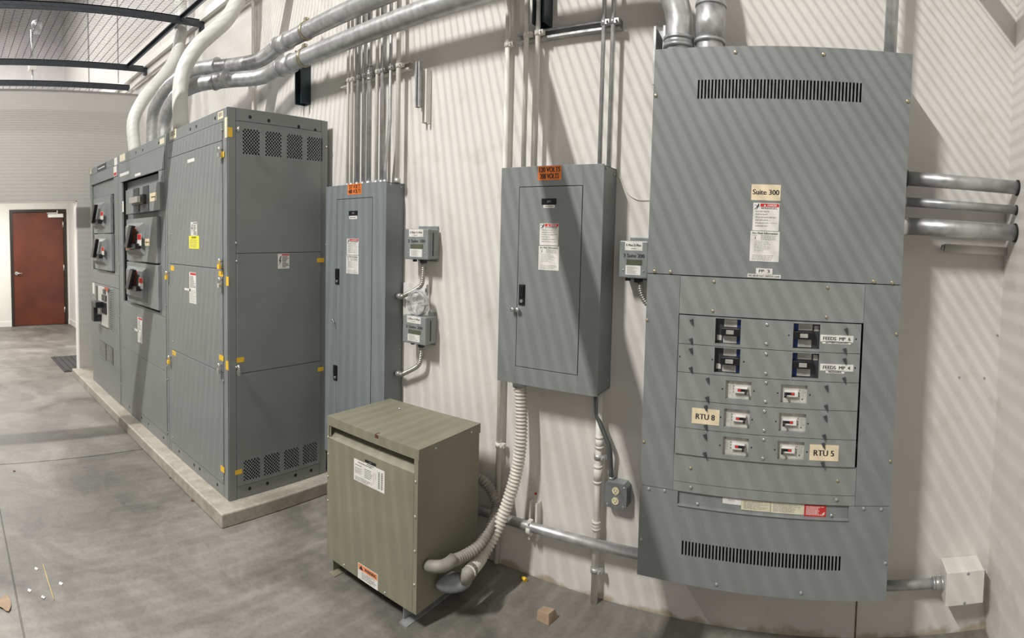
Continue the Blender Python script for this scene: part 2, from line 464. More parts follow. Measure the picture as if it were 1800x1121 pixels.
# loft above: far wall, roof deck, beams
M['loft'] = mat('foil_faced_insulation', (.62, .60, .60), .5, 0, .12, 2.5, .6, 5)
m = MB(); m.box(-10.55, -10.4, -6.5, .2, 2.9, TOP); struct('wall_loft', m, 'loft')
m = MB(); m.box(-10.55, RX+.15, -6.5, .2, TOP, TOP+.1); struct('ceiling', m, 'loft')
m = MB()
m.box(-10.4, RX, -1.75, -1.63, TOP-.32, TOP)
for k in range(5): m.box(-9.6+k*2.2, -9.52+k*2.2, -6.4, 0, TOP-.16, TOP)
struct('trim_2', m, 'galvd')
m = MB()
m.box(-7.1, -7.09, -.012, 0, 2.9, TOP)
m.box(-8.6, -8.58, -.02, 0, 2.9, TOP)
struct('trim_3', m, 'galvd')

# ------------------------------------------------------------------ hall door
fr = MB(); y0, y1, zt = -1.118, -.091, 2.165
fr.box(HX-.10, HX+.02, y0-.02, y0+.035, 0, zt+.02); fr.box(HX-.10, HX+.02, y1-.035, y1+.02, 0, zt+.02); fr.box(HX-.10, HX+.02, y0+.035, y1-.035, zt-.035, zt+.02)
d1 = struct('door_1', fr, 'frame')
m = MB(); m.box(HX-.05, HX-.008, y0+.038, y1-.038, .012, zt-.038)
o = obj('door_leaf', m, 'door', d1)
m = MB(); m.cyl((HX-.008, -1.03, 1.0), (HX+.008, -1.03, 1.0), .034, 20); m.cyl((HX+.008, -1.03, 1.0), (HX+.05, -1.03, 1.0), .011, 12)
m.tube([(HX+.048, -1.035, 1.0), (HX+.05, -.98, 1.0), (HX+.045, -.925, .998)], .010, 10)
obj('door_lever', m, 'steel', d1)
for z in (.28, 1.08, 1.90):
    m = MB(); m.box(HX-.008, HX+.004, y1-.05, y1-.03, z-.055, z+.055); m.cyl((HX+.008, y1-.038, z-.055), (HX+.008, y1-.038, z+.055), .008, 8)
    obj('hinge', m, 'steel', d1)
m = MB(); m.box(HX-.005, HX+.05, -.42, -.135, 2.03, 2.095); m.box(HX+.02, HX+.035, -.44, -.24, 2.105, 2.12); m.box(HX+.0, HX+.035, -.25, -.235, 2.09, 2.16)
obj('door_closer', m, 'trimw', d1)

# ------------------------------------------------------------------ rubber mat
mt = MB(); mx0, mx1, my0, my1 = -7.40, -6.52, -.93, -.20
mt.box(mx0, mx1, my0, my1, 0, .008)
o = obj('rubber_mat', mt, 'rubber'); tag(o, 'black ribbed rubber mat on the concrete just inside the hall opening', 'mat')
mt = MB()
for k in range(9):
    a = my0 + .03 + k*.078
    mt.box(mx0+.03, mx1-.03, a, a+.045, .008, .016)
obj('mat_ribs', mt, 'rubber', o)

# ------------------------------------------------------------------ concrete plinth
PX0, PX1, PY, PZ = WX + .002, -2.648, -.872, .0824
m = MB(); m.box(PX0, PX1, PY, 0, 0, PZ); o = obj('concrete_plinth', m, 'pad', None, .008)
tag(o, 'long low concrete pad under the row of tall switchgear cabinets', 'plinth')

# ================================================================== SWITCHGEAR
GX, GY, G2, G1, G0, GT = -2.7596, -.7609, -3.6537, -4.7653, -5.7952, 2.3684
GB = -.045
F = Plane('y', GY); S = Plane('x', GX)
def fu(px, py): return F.uz(px, py)[0]
def fz(px, py): return F.uz(px, py)[1]

def shell(mb, x0, x1, y0, y1, z0, z1, t=.003, front=True, right=False):
    """folded sheet enclosure: open at the front (and right) where covers go on"""
    mb.box(x0, x0+t, y0, y1, z0, z1)
    if not right: mb.box(x1-t, x1, y0, y1, z0, z1)
    mb.box(x0, x1, y1-t, y1, z0, z1); mb.box(x0, x1, y0, y1, z1-t, z1); mb.box(x0, x1, y0, y1, z0, z0+t)
    return mb

def gear_section(label, x0, x1, right=False):
    t = thing('switchgear_cabinet', label, 'electrical cabinet', ((x0+x1)/2, GY, PZ), 'switchgear cabinets on the concrete pad')
    m = MB(); shell(m, x0+.002, x1-.002, GY+.012, GB, PZ, GT, right=right)
    obj('enclosure', m, 'grey', t)
    return t

def edge_post(t, x0, x1, z0=PZ, z1=GT, name='corner_post'):
    m = MB(); F.box(m, x0, x1, z0, z1, -.012, .0); return obj(name, m, 'grey', t, .0015)

zTop = lambda px, py: fz(px, py)
# ---- section 3 (nearest)
t3 = gear_section('nearest tall grey switchgear cabinet with yellow tags, at the right end of the row', G2, GX, True)
a, b = G2 + .003, GX - .065
zA = fz(393, 213.5); zB = fz(393, 247); zC = fz(394.5, 473.5); zD = fz(396, 656.6); zE = fz(396, 853)
edge_post(t3, GX-.062, GX-.002)
edge_post(t3, a, a+.030, name='side_post')
a += .033; g = .003
m = MB(); F.box(m, a, b, zA+g, GT, -.012, 0); obj('top_channel', m, 'grey', t3, .0015)
m = MB(); F.box(m, a, b, zB+g, zA, -.012, .003); obj('upper_panel', m, 'grey', t3, .002)
m = MB(); F.box(m, a, b, zC+g, zB, -.012, .004); up = obj('door', m, 'grey', t3, .002)
m = MB(); F.box(m, a, b, zD+g, zC, -.012, .004); mid = obj('door', m, 'grey', t3, .002)
m = MB(); F.box(m, a, b, zE+g, zD, -.012, .004); low = obj('door', m, 'grey', t3, .002)
m = MB(); F.box(m, a, b, PZ, zE, -.012, .0); obj('base_channel', m, 'grey', t3, .0015)
screws('knockout', t3, F, [(378, 207.5), (345, 222), (334.5, 227)], .010, 'hole', .0008, 0)
screws('knockout', t3, F, [(315, 793), (341.5, 817), (351, 824), (382, 851.5)], .010, 'hole', .0008, 0)
screws('bolt', t3, F, [(299, 265), (391.5, 228.5), (304.5, 600), (305, 768), (306.5, 619), (393.5, 669), (393, 841), (302, 412)], .006, 'galvd', .004, .004)
# ---- end face of section 3
y0, y1 = GY, GB
def ez_(px, py): return S.uz(px, py)[1]
def eu(px, py): return S.uz(px, py)[0]
m = MB(); S.box(m, y0, y0+.05, PZ, GT, -.012, 0); obj('corner_post', m, 'grey', t3, .0015)
m = MB(); S.box(m, y1-.05, y1, PZ, GT, -.012, 0); obj('rear_post', m, 'grey', t3, .0015)
e0, e1 = y0+.053, y1-.053
zt_ = ez_(412, 212); zm_ = ez_(480, 444.5); zl_ = ez_(480, 648); zb_ = ez_(412, 857)
m = MB(); S.box(m, e0, e1, zt_+g, GT, -.012, 0); obj('top_channel', m, 'grey', t3, .0015)
m = MB(); S.box(m, e0, e1, PZ, zb_, -.012, 0); obj('base_channel', m, 'grey', t3, .0015)
screws('knockout', t3, S, [(439.5, 205.5), (472.5, 212), (525, 222.5), (554, 228.5)], .011, 'hole', .0008, 0)
screws('knockout', t3, S, [(439, 858.5), (470, 849.5), (519.5, 835), (547, 826.5)], .011, 'hole', .0008, 0)

def perf_panel(pl, r, cells, d0, d1, pu=.0205, fill=.0060):
    """sheet with staggered round holes punched in the given rects"""
    u0, u1, z0, z1 = r; mb = MB(); pv = pu/2
    cells = sorted(cells); zz0 = cells[0][2]; nrow = int(round((cells[0][3]-zz0)/pv)); zz1 = zz0 + nrow*pv
    pl.box(mb, u0, u1, z0, zz0, d0, d1); pl.box(mb, u0, u1, zz1, z1, d0, d1)
    prev = u0
    for c in cells:
        ncol = int(round((c[1]-c[0])/pu)); ca = c[0]; cb = ca + ncol*pu
        pl.box(mb, prev, ca, zz0, zz1, d0, d1); prev = cb
        for i in range(nrow):
            offs = (i % 2)*pu/2
            if offs:
                pl.box(mb, ca, ca+offs, zz0+i*pv, zz0+(i+1)*pv, d0, d1); pl.box(mb, cb-offs, cb, zz0+i*pv, zz0+(i+1)*pv, d0, d1)
            for j in range(ncol - (1 if offs else 0)):
                x0 = ca + offs + j*pu; x1 = x0+pu; w0 = zz0+i*pv; w1 = w0+pv; cx, cz = (x0+x1)/2, (w0+w1)/2
                outer = [(x1, cz), (x1, w1), (cx, w1), (x0, w1), (x0, cz), (x0, w0), (cx, w0), (x1, w0)]
                inn = [(cx+fill*math.cos(k*math.pi/4), cz+fill*math.sin(k*math.pi/4)) for k in range(8)]
                vs = [pl.P(*q, d1) for q in outer] + [pl.P(*q, d1) for q in inn] + [pl.P(*q, d1-.004) for q in inn]
                fs = []
                for k in range(8):
                    l = (k+1) % 8; fs.append((k, l, 8+l, 8+k)); fs.append((8+k, 8+l, 16+l, 16+k))
                mb.add(vs, fs)
    pl.box(mb, prev, u1, zz0, zz1, d0, d1)
    return mb
# vents, top row
def cellset(pxs, zlo, zhi): return [(eu(a_, 270), eu(b_, 280), zlo, zhi) for a_, b_ in pxs]
zlo = ez_(441, 271.5); zhi = ez_(441, 228)
cells = cellset([(425, 459), (465, 497), (503, 533), (538.5, 567)], zlo, zhi)
m = perf_panel(S, (e0, e1, zm_+g, zt_), cells, -.012, .003); o = obj('side_panel', m, 'grey', t3)
m = MB(); S.box(m, e0, e1, zl_+g, zm_, -.012, .003); obj('side_panel', m, 'grey', t3, .002)
zlo = ez_(440, 842); zhi = ez_(440, 806.5)
cells = cellset([(425, 456), (462, 492.5), (498.5, 527), (532.5, 560)], zlo, zhi)
m = perf_panel(S, (e0, e1, zb_+g, zl_), cells, -.012, .003); obj('side_panel', m, 'grey', t3)
screws('bolt', t3, S, [(415.5, 228), (573.5, 258), (414.5, 427), (415.5, 459), (415, 645), (572, 430)], .006, 'steel', .004, .003)
# stickers on section 3
yt = [(388, 267, 395, 277), (385.5, 476.5, 393.5, 485.5), (301, 466.5, 307, 475.5), (386.5, 624, 394, 633.5), (304, 616, 310, 624), (389, 819, 395.5, 829)]
for r in yt: label('lock_tag', t3, F, F.rect(*r), 'yellow', d=.004, lab='yellow tag beside a padlock hasp')
label('lock_tag', t3, F, F.rect(397.5, 486, 402, 502), 'yellow', d=0); label('lock_tag', t3, F, F.rect(397, 634, 401.5, 650), 'yellow', d=0)
for r in [(401, 224, 408.5, 240.5), (557, 453.5, 569, 461), (415.5, 628, 428.5, 636.5), (413, 825, 425, 833), (558, 645, 568, 652)]:
    label('lock_tag', t3, S, S.rect(*r), 'yellow', d=.003 if r[0] > 412 else 0)
label('row_label', t3, F, F.rect(395, 206, 399.5, 242), 'beigel', lab='long cream strip label on the corner post')
for r in [(298.5, 228, 310, 244), (383, 196, 392.5, 209)]:
    o = label('section_label', t3, F, F.rect(*r), 'beigel', [('~3', (.12, .9, .35, .85))])
label('name_strip', t3, F, F.rect(330.5, 279, 343, 285), 'white', d=.004)
o = label('bolt_hazard_label', t3, F, F.rect(336.5, 390, 347.5, 414), 'white', [('DANGER', (.4, .95, .85, .97))], d=.004)
r = F.rect(336.5, 390, 347.5, 414); mb = print_lines(MB(), F, sub(r, .4, .95, .05, .8), 8, .0048); 
q = [(.2, .85), (.08, .5), (.2, .52), (.1, .15), (.32, .6), (.2, .58), (.3, .85)]
mb.add([F.P(r[0]+(r[1]-r[0])*x, r[2]+(r[3]-r[2])*y, .0051) for x, y in q], [tuple(range(7))]); obj('fine_print', mb, 'ink', o)
r = F.rect(333.5, 414.5, 351, 437); o = label('warning_label', t3, F, r, 'lemon', [('WARNING', (.25, .75, .80, .95))], d=.004, lab='bright yellow warning sticker')
obj('fine_print', print_lines(MB(), F, sub(r, .08, .92, .08, .74), 6, .0048, .4, .8), 'inkg', o)
def red_top_label(t, pl, r, d, rows=9):
    o = label('danger_label', t, pl, r, 'white', d=d, lab='white sticker with a red top strip')
    obj('red_header', pl.box(MB(), *sub(r, .15, .98, .91, .985), d+.0008, d+.0011), 'red', o)
    obj('fine_print', print_lines(MB(), pl, sub(r, .08, .94, .5, .88), rows, d+.0008, .4, .6), 'ink', o)
    obj('fine_print', print_lines(MB(), pl, sub(r, .08, .94, .04, .44), rows, d+.0008, .3, .5), 'inkg', o)
    return o
red_top_label(t3, F, F.rect(334, 478.5, 346, 533), .004)
label('name_strip', t3, F, F.rect(325.5, 506.5, 336, 510.5), 'white', d=.004)
r = S.rect(488, 446, 508, 472); o = label('bolt_hazard_label', t3, S, r, 'white', d=.003, lab='white sticker with a black lightning bolt and red header')
obj('red_header', S.box(MB(), *sub(r, .33, .98, .88, .98), .0038, .0041), 'red', o)
mb = print_lines(MB(), S, sub(r, .38, .95, .08, .84), 8, .0038)
mb.add([S.P(r[0]+(r[1]-r[0])*x, r[2]+(r[3]-r[2])*y, .0042) for x, y in [(.22, .85), (.08, .5), (.18, .52), (.1, .2), (.3, .58), (.2, .56), (.3, .85)]], [tuple(range(7))])
obj('fine_print', mb, 'ink', o)
# hasps with padlocks
def hasp(t, pl, px, py, d=.004, lock=True):
    u, z = pl.uz(px, py); n = pl.N(); c = Vector(pl.P(u, z, d))
    m = MB(); m.tube([c, c + n*.022], .006, 10); m.tube([c+n*.02+Vector((0, 0, .012)), c+n*.02-Vector((0, 0, .014))], .007, 8)
    h = obj('hasp', m, 'steel', t)
    if lock:
        c = c + n*.022 - Vector((0, 0, .012))
        m = MB(); m.tube(fillet([c+Vector((-.008, 0, -.01)), c+Vector((-.008, 0, .014)), c+Vector((.008, 0, .014)), c+Vector((.008, 0, -.01))], .006, 4), .0025, 8)
        m.box(c.x-.013, c.x+.013, c.y-.007, c.y+.007, c.z-.036, c.z-.010)
        obj('padlock', m, 'yellow' if lock == 2 else 'steel', t, .001)
hasp(t3, F, 391.5, 262, lock=True); hasp(t3, F, 392, 458, lock=2); hasp(t3, F, 392, 491, lock=True); hasp(t3, F, 298, 479, lock=2)
hasp(t3, F, 302, 627, lock=2); hasp(t3, F, 391, 641, lock=True); hasp(t3, S, 416, 644, lock=True, d=.003); hasp(t3, S, 415.5, 228, lock=False, d=.003)

# ---- generic pieces for the breaker units in the middle and far cabinets
def slab_poly(mb, pl, poly, d0, d1):
    """flat plate with a polygon outline in u,z"""
    n = len(poly); vs = [pl.P(*p, d0) for p in poly] + [pl.P(*p, d1) for p in poly]
    fs = [tuple(range(n-1, -1, -1)), tuple(range(n, 2*n))] + [(i, (i+1) % n, (i+1) % n+n, i+n) for i in range(n)]
    return mb.add(vs, fs)

FD = lambda d: Plane('y', GY-d)
def switch_unit(t, rp, rc, handle, orange=True, sc_=1.0):
    """disconnect unit: base plate, raised cover with a bulging face, black throw handle. px rects are read on the faces' own planes"""
    P0, P1, P2 = FD(.03), FD(.06), FD(.10)
    u = plate('switch_plate', F, P0.rect(*rp), 0, .03, 'grey', t, .004)
    q = P0.rect(*rc); i = sub(q, .10, .92, .14, .90)
    v = [F.P(q[0], q[2], .03), F.P(q[1], q[2], .03), F.P(q[1], q[3], .03), F.P(q[0], q[3], .03),
         F.P(i[0], i[2], .065), F.P(i[1], i[2], .058), F.P(i[1], i[3], .058), F.P(i[0], i[3], .065)]
    m = MB(); m.add(v, [(4, 5, 6, 7), (0, 1, 5, 4), (1, 2, 6, 5), (2, 3, 7, 6), (3, 0, 4, 7)]); obj('switch_cover', m, 'grey', u, .003)
    x0, y0, x1, y1 = handle; lo = P2.uz((x0+x1)/2, y1); hi = P2.uz((x0+x1)/2, y0); ul = P2.uz(x0, (y0+y1)/2)[0]; ur = P2.uz(x1, (y0+y1)/2)[0]
    w, h, zb = ur-ul, hi[1]-lo[1], lo[1]
    X = lambda f: ul+w*f
    Z = lambda f: zb+h*f
    if orange:
        m = MB(); m.prism([(X(-.16), Z(-.02)), (X(.3), Z(-.03)), (X(.35), Z(.3)), (X(.62), Z(.86)), (X(.46), Z(.92)), (X(-.16), Z(.38))], 'y', GY-.09, GY-.058)
        obj('handle_guard', m, 'orangeh', u, .002)
    m = MB()
    m.prism([(X(.1), Z(0)), (X(.95), Z(.03)), (X(.95), Z(.24)), (X(.1), Z(.24))], 'y', GY-.10, GY-.05)
    m.prism([(X(.08), Z(.06)), (X(.42), Z(.06)), (X(.92), Z(.96)), (X(.62), Z(1))], 'y', GY-.125, GY-.09)
    obj('throw_handle', m, 'black', u, .004)
    return u

# ---- section 2 (middle)
t2 = gear_section('middle tall grey switchgear cabinet with three breaker units behind an open recess', G1, G2)
a, b = G1+.003, G2-.003
z1_ = fz(287, 257); z2_ = fz(284, 299); z3_ = fz(287, 556); z4_ = fz(290, 652); z5_ = fz(291, 762)
edge_post(t2, a, a+.032, name='side_post'); edge_post(t2, b-.03, b, name='side_post'); a += .035; b -= .033
m = MB(); F.box(m, a, b, z1_+g, GT, -.012, 0); obj('top_channel', m, 'grey', t2, .0015)
m = MB(); F.box(m, a, b, z2_+g, z1_, -.012, .004); obj('upper_panel', m, 'grey', t2, .002)
r2 = fu(280, 400)
m = MB(); F.box(m, a, a+.05, z3_+g, z2_, -.012, .002); obj('recess_frame', m, 'grey', t2)
m = MB(); F.box(m, r2, b, z3_+g, z2_, -.012, .002); obj('recess_frame', m, 'grey', t2)
m = MB(); F.box(m, a+.05, r2, z3_, z2_, -.06, -.05); F.box(m, a+.05, r2, z3_, z3_+.02, -.06, 0); obj('recess_back', m, 'grey', t2)
m = MB(); F.box(m, a, b, z4_+g, z3_, -.012, .004); obj('door', m, 'grey', t2, .002)
m = MB(); F.box(m, a, b, z5_+g, z4_, -.012, .004); obj('door', m, 'grey', t2, .002)
m = MB(); F.box(m, a, b, PZ, z5_, -.012, 0); obj('base_channel', m, 'grey', t2, .0015)
# unit a: moulded case breaker in two half plates
ra = FD(.03).rect(221, 327, 281, 373)
ua = plate('breaker_plate', F, ra, -.05, .03, 'grey', t2, .003)
obj('breaker_body', F.box(F.box(MB(), *sub(ra, .27, .44, .02, .98), .03, .036), *sub(ra, .56, .72, .02, .98), .03, .036), 'brk', ua)
obj('breaker_body', F.box(MB(), *sub(ra, .33, .66, .30, .66), .03, .065), 'black', ua, .003)
obj('toggle', F.box(MB(), *sub(ra, .36, .60, .36, .60), .065, .095), 'tog', ua, .003)
label('cream_label', t2, F, sub(ra, .74, .92, .36, .66), 'cream', [('~1', (.2, .85, .35, .65))], d=.03)
ub = switch_unit(t2, (222.5, 383, 276, 460), (225, 392, 254, 448), (221, 396, 238, 438))
uc = switch_unit(t2, (223.5, 463, 278, 537), (226, 469, 259, 528), (223, 472, 240, 511))
for (pp, r) in ((ub, (241.5, 411, 248.5, 431.5)), (uc, (244, 488, 251.5, 507.5))):
    rr = FD(.066).rect(*r); o = label('danger_label', pp, F, rr, 'white', d=.0655)
    obj('red_header', F.box(MB(), *sub(rr, .05, .95, .5, .97), .0663, .0668), 'red', pp)
label('cream_label', t2, F, FD(.03).rect(255, 419.5, 263.5, 432), 'cream', [('~1', (.15, .85, .35, .65))], d=.031)
label('section_label', t2, F, F.rect(210.5, 271, 220, 283), 'beigel'); label('section_label', t2, F, F.rect(281, 243, 289, 253), 'beigel')
label('name_strip', t2, F, F.rect(238, 304.5, 248, 309), 'white', d=.004)
label('maker_strip', t2, F, F.rect(211.5, 303, 227.5, 308), 'white', d=.004)
red_top_label(t2, F, F.rect(243, 558, 251, 602), .004, 8); label('name_strip', t2, F, F.rect(237.5, 578, 244, 582), 'white', d=.004)
rr = F.rect(212, 354, 217.5, 373); label('rating_strip', t2, F, rr, 'white', d=.0)
screws('knockout', t2, F, [(279, 251), (251, 263.5), (239, 268)], .010, 'hole', .0008)
screws('knockout', t2, F, [(227.5, 715), (249, 734), (261, 745), (287.5, 769)], .010, 'hole', .0008)
screws('bolt', t2, F, [(288, 269), (288.5, 289), (284, 311), (284.5, 336), (287, 380), (290.5, 431), (293, 536), (219.5, 601), (220, 621), (294.5, 643), (295, 667), (295.5, 760), (213, 290), (213.5, 428)], .006, 'galvd', .004, .002)

# ---- section 1 (farthest)
t1 = gear_section('farthest tall grey switchgear cabinet, beside the hall opening, with two black throw handles', G0, G1)
a, b = G0+.003, G1-.003
z1_ = fz(204, 290); z2_ = fz(203, 311); z3_ = fz(207, 484.5); z3b = fz(209, 508); z4_ = fz(211, 655)
edge_post(t1, a, a+.03, name='side_post'); edge_post(t1, b-.03, b, name='side_post'); a += .033; b -= .033
m = MB(); F.box(m, a, b, z1_+g, GT, -.012, 0); obj('top_channel', m, 'grey', t1, .0015)
m = MB(); F.box(m, a, b, z2_+g, z1_, -.012, .004); obj('upper_panel', m, 'grey', t1, .002)
r1 = fu(201.5, 400)
m = MB(); F.box(m, a, a+.05, z3_+g, z2_, -.012, .002); obj('recess_frame', m, 'grey', t1)
m = MB(); F.box(m, r1, b, z3_+g, z2_, -.012, .002); obj('recess_frame', m, 'grey', t1)
m = MB(); F.box(m, a+.05, r1, z3_, z2_, -.06, -.05); F.box(m, a+.05, r1, z3_, z3_+.02, -.06, 0); obj('recess_back', m, 'grey', t1)
m = MB(); F.box(m, a+.05, r1, fz(180, 345), z2_, -.05, -.015); obj('filler_plate', m, 'grey', t1)
m = MB(); F.box(m, a, b, z3b+g, z3_, -.012, .004); obj('strip_panel', m, 'grey', t1, .002)
m = MB(); F.box(m, a, b, z4_+g, z3b, -.012, .004); dd = obj('door', m, 'grey', t1, .002)
m = MB(); F.box(m, a, b, PZ, z4_, -.012, .004); obj('door', m, 'grey', t1, .002)
wa = switch_unit(t1, (164.5, 346, 194, 410), (167, 356, 185, 402), (160, 359.5, 172, 394), False)
wb = switch_unit(t1, (166, 411.5, 196, 474), (168, 419, 187.5, 465), (162, 419, 174, 454.5), False)
for (pp, r) in ((wa, (176.5, 372, 181.5, 386)), (wb, (178.5, 434, 183, 448))):
    rr = FD(.066).rect(*r); label('danger_label', pp, F, rr, 'white', d=.0655); obj('red_header', F.box(MB(), *sub(rr, .05, .95, .5, .97), .0663, .0668), 'red', pp)
# large power breaker in the lower door
rb = F.rect(171, 503, 201, 575)
br = plate('power_breaker', F, sub(rb, .18, .72, .03, .97), .004, .02, 'brkw', t1, .003)
obj('black_vent', F.box(MB(), *sub(rb, .0, .15, .1, .95), .004, .012), 'black', br)
vm = MB(); q = sub(rb, .78, .97, .0, .98); F.box(vm, *q, .004, .010); obj('perforated_vent', vm, 'galvd', br)
vm = MB()
for i in range(22):
    for j in range(4):
        c = sub(q, .12+j*.22, .26+j*.22, .02+i*.0445, .045+i*.0445); F.box(vm, *c, .010, .0106)
obj('vent_holes', vm, 'hole', br)
obj('trip_unit', F.box(F.box(MB(), *sub(rb, .45, .70, .35, .62), .02, .03), *sub(rb, .45, .70, .66, .8), .02, .03), 'black', br, .002)
obj('indicator', F.box(MB(), *sub(rb, .50, .66, .82, .93), .02, .025), 'brk', br)
vm = MB(); q = sub(rb, .22, .50, .12, .62); F.box(vm, q[0], q[1], q[3]-.06, q[3], .02, .10); F.box(vm, q[0], q[0]+(q[1]-q[0])*.55, q[2], q[3]-.05, .06, .10)
F.box(vm, q[0], q[1]*.6+q[0]*.4, q[2], q[2]+.07, .02, .07); obj('breaker_handle', vm, 'black', br, .006)
label('orange_label', t1, F, F.rect(187, 504.5, 193.5, 511), 'orangeh', d=.021); label('rating_strip', t1, F, F.rect(163.5, 497, 167, 516), 'white', d=.0042)
for r in ((176.5, 600.5, 187.5, 629), (189, 608.5, 200, 638)):
    q = F.rect(*r); v = plate('louvre_vent', F, q, .004, .006, 'hole', t1)
    vm = MB()
    for i in range(12): F.box(vm, q[0]+.008, q[1]-.008, q[2]+(q[3]-q[2])*(i+.15)/12, q[2]+(q[3]-q[2])*(i+.6)/12, .006, .009)
    obj('louvre_blades', vm, 'galvd', v)
rr = F.rect(171, 289, 187, 299.5); o = label('nameplate', t1, F, rr, 'brk', [('~1', (.08, .92, .35, .65))], ink='white', lab='dark maker nameplate')
label('section_label', t1, F, F.rect(156, 295, 160.5, 306), 'beigel'); label('section_label', t1, F, F.rect(201, 277, 206, 291), 'white')
rr = F.rect(200.5, 292.5, 206, 309); o = label('danger_label', t1, F, rr, 'white', d=.004); obj('red_header', F.box(MB(), *sub(rr, .05, .95, .05, .35), .0048, .0052), 'red', o)
screws('bolt', t1, F, [(163, 322), (206, 356), (207, 402), (210, 464), (163.5, 345), (166, 412), (211.5, 555), (212, 645), (213, 674), (176, 667), (189, 680), (210, 702)], .006, 'galvd', .004, .002)

# ================================================================== LIGHTING / POWER PANELS ON THE WALL
def name_tag(t, pl, r, d, txt):
    o = label('circuit_nameplate', t, pl, r, 'black', [(txt, (.38, .62, .3, .7))], d=d, ink='inkg')
    return o

def wall_panel(label_, x0, x1, z0, z1, yf, door_rect, ctrl=None, nm='grey'):
    t = thing('breaker_panel', label_, 'electrical panel', ((x0+x1)/2, 0, z0), 'wall breaker panels')
    pl = Plane('y', yf, ctrl)
    m = MB(); shell(m, x0+.004, x1-.004, yf+.004, -.001, z0+.004, z1-.004, .002); obj('enclosure', m, nm, t)
    u0, u1, w0, w1 = door_rect(pl)
    m = frame_plate(MB(), pl, (x0, x1, z0, z1), (u0-.003, u1+.003, w0-.003, w1+.003), -.004, 0); obj('front_cover', m, nm, t, .001)
    m = MB(); pl.box(m, u0, u1, w0, w1, -.004, .001); d = obj('door', m, nm, t, .0008)
    return t, pl, d

# A: 277/480 V panel
AX0, AX1, AY, AZ0, AZ1 = -2.6465, -2.1304, -.1468, .296, 1.9401
tA, PA, dA = wall_panel('tall narrow grey breaker panel with an orange 277/480 volts sticker, behind the transformer', AX0, AX1, AZ0, AZ1, AY,
    lambda p: (p.uz(592, 500)[0], p.uz(653, 500)[0], .42, p.uz(625, 349)[1]), nm='greyb')
r = PA.rect(611.5, 323, 635.5, 341.5); label('voltage_sticker', tA, PA, r, 'orange', [('277 VOLTS', (.1, .92, .56, .92)), ('480 VOLTS', (.06, .94, .1, .48))], lab='orange sticker reading 277 VOLTS 480 VOLTS')
name_tag(tA, PA, PA.rect(613.5, 370.5, 629, 378.5), .001, 'HP1'); label('name_strip', tA, PA, PA.rect(614, 379.5, 628, 385), 'white', [('~1', (.1, .95, .3, .7))], d=.001)
danger_label(tA, PA, PA.rect(610, 419.5, 630.5, 448), .001); arc_label(tA, PA, PA.rect(609, 449, 630.5, 481), '2', .001)
for r in ((590.5, 472, 597, 499.5), (587, 641.5, 593.5, 668)):
    q = PA.rect(*r); h = plate('door_latch', PA, q, .001, .006, 'black', tA, .001)
    obj('latch_paddle', PA.box(MB(), *sub(q, .15, .85, .42, .95), .006, .012), 'black', h, .001)
    c = PA.P((q[0]+q[1])/2, q[2]+(q[3]-q[2])*.2, .006); obj('latch_key_barrel', MB().cyl(c, Vector(c)+Vector((0, -.004, 0)), .008, 12), 'steel', h)
def cable_ring(t, pl, px, py, dx=.012):
    c = Vector(pl.P(*pl.uz(px, py), .001)); m = MB(); m.tube([c, c+Vector((0, -.016, 0))], .006, 10)
    m.tube(fillet([c+Vector((0, -.014, 0)), c+Vector((dx, -.014, -.002)), c+Vector((dx+.006, -.014, -.03))], .008, 4), .003, 8); obj('lock_pin', m, 'steel', t)
cable_ring(tA, PA, 586.5, 562, .016)
screws('screw', tA, Plane('x', AX1), [(-.11, 1.925), (-.03, 1.915), (-.025, 1.0), (-.025, .5)], .006, 'galvd', .003, -.003, raw=True)

# B: 120/208 V panel
BX0, BX1, BY, BZ0, BZ1 = -1.3918, -.8898, -.152, .9766, 1.9604
cB = ([(882, 297.6, BZ1), (873.4, 671, BZ0)], [(1061, 285, BZ1), (1053.7, 697.7, BZ0)], BX0, BX1)
tB, PB, dB = wall_panel('grey breaker panel with orange 120/208 volts sticker, left of the big panelboard', BX0, BX1, BZ0, BZ1, BY,
    lambda p: (p.uz(910.5, 488)[0], p.uz(1020, 492)[0], p.uz(960, 652)[1], p.uz(968, 328)[1]), cB)
r = PB.rect(945.5, 291.5, 986, 316.5); label('voltage_sticker', tB, PB, r, 'orange', [('120 VOLTS', (.06, .95, .56, .92)), ('208 VOLTS', (.10, .9, .1, .46))], lab='orange sticker reading 120 VOLTS 208 VOLTS')
name_tag(tB, PB, PB.rect(952, 349, 978, 360), .001, 'BP1'); label('name_strip', tB, PB, PB.rect(955.5, 360.5, 975, 365.5), 'white', [('~1', (.1, .95, .3, .7))], d=.001)
danger_label(tB, PB, PB.rect(949, 393, 982, 431.5), .001); arc_label(tB, PB, PB.rect(947, 433, 983, 475.5), '0', .001)
q = PB.rect(913, 501.5, 923.5, 538); h = plate('door_latch', PB, q, .001, .006, 'black', tB, .001)
obj('latch_paddle', PB.box(MB(), *sub(q, .15, .85, .42, .95), .006, .012), 'black', h, .001)
c = PB.P((q[0]+q[1])/2, q[2]+(q[3]-q[2])*.2, .006); obj('latch_key_barrel', MB().cyl(c, Vector(c)+Vector((0, -.004, 0)), .008, 12), 'steel', h)
for (x, y) in ((904.5, 545), (913, 545.5)):
    c = Vector(PB.P(*PB.uz(x, y), .001)); m = MB(); m.tube([c, c+Vector((0, -.008, 0)), c+Vector((0, -.016, 0)), c+Vector((0, -.022, 0)), c+Vector((0, -.026, 0))], .01, 14, radii=[.004, .005, .0105, .0105, .004]); obj('lock_knob', m, 'steel', tB)
screws('screw', tB, Plane('x', BX1), [(-.12, 1.945), (-.03, 1.93), (-.03, 1.02)], .006, 'galvd', .003, -.003, raw=True)

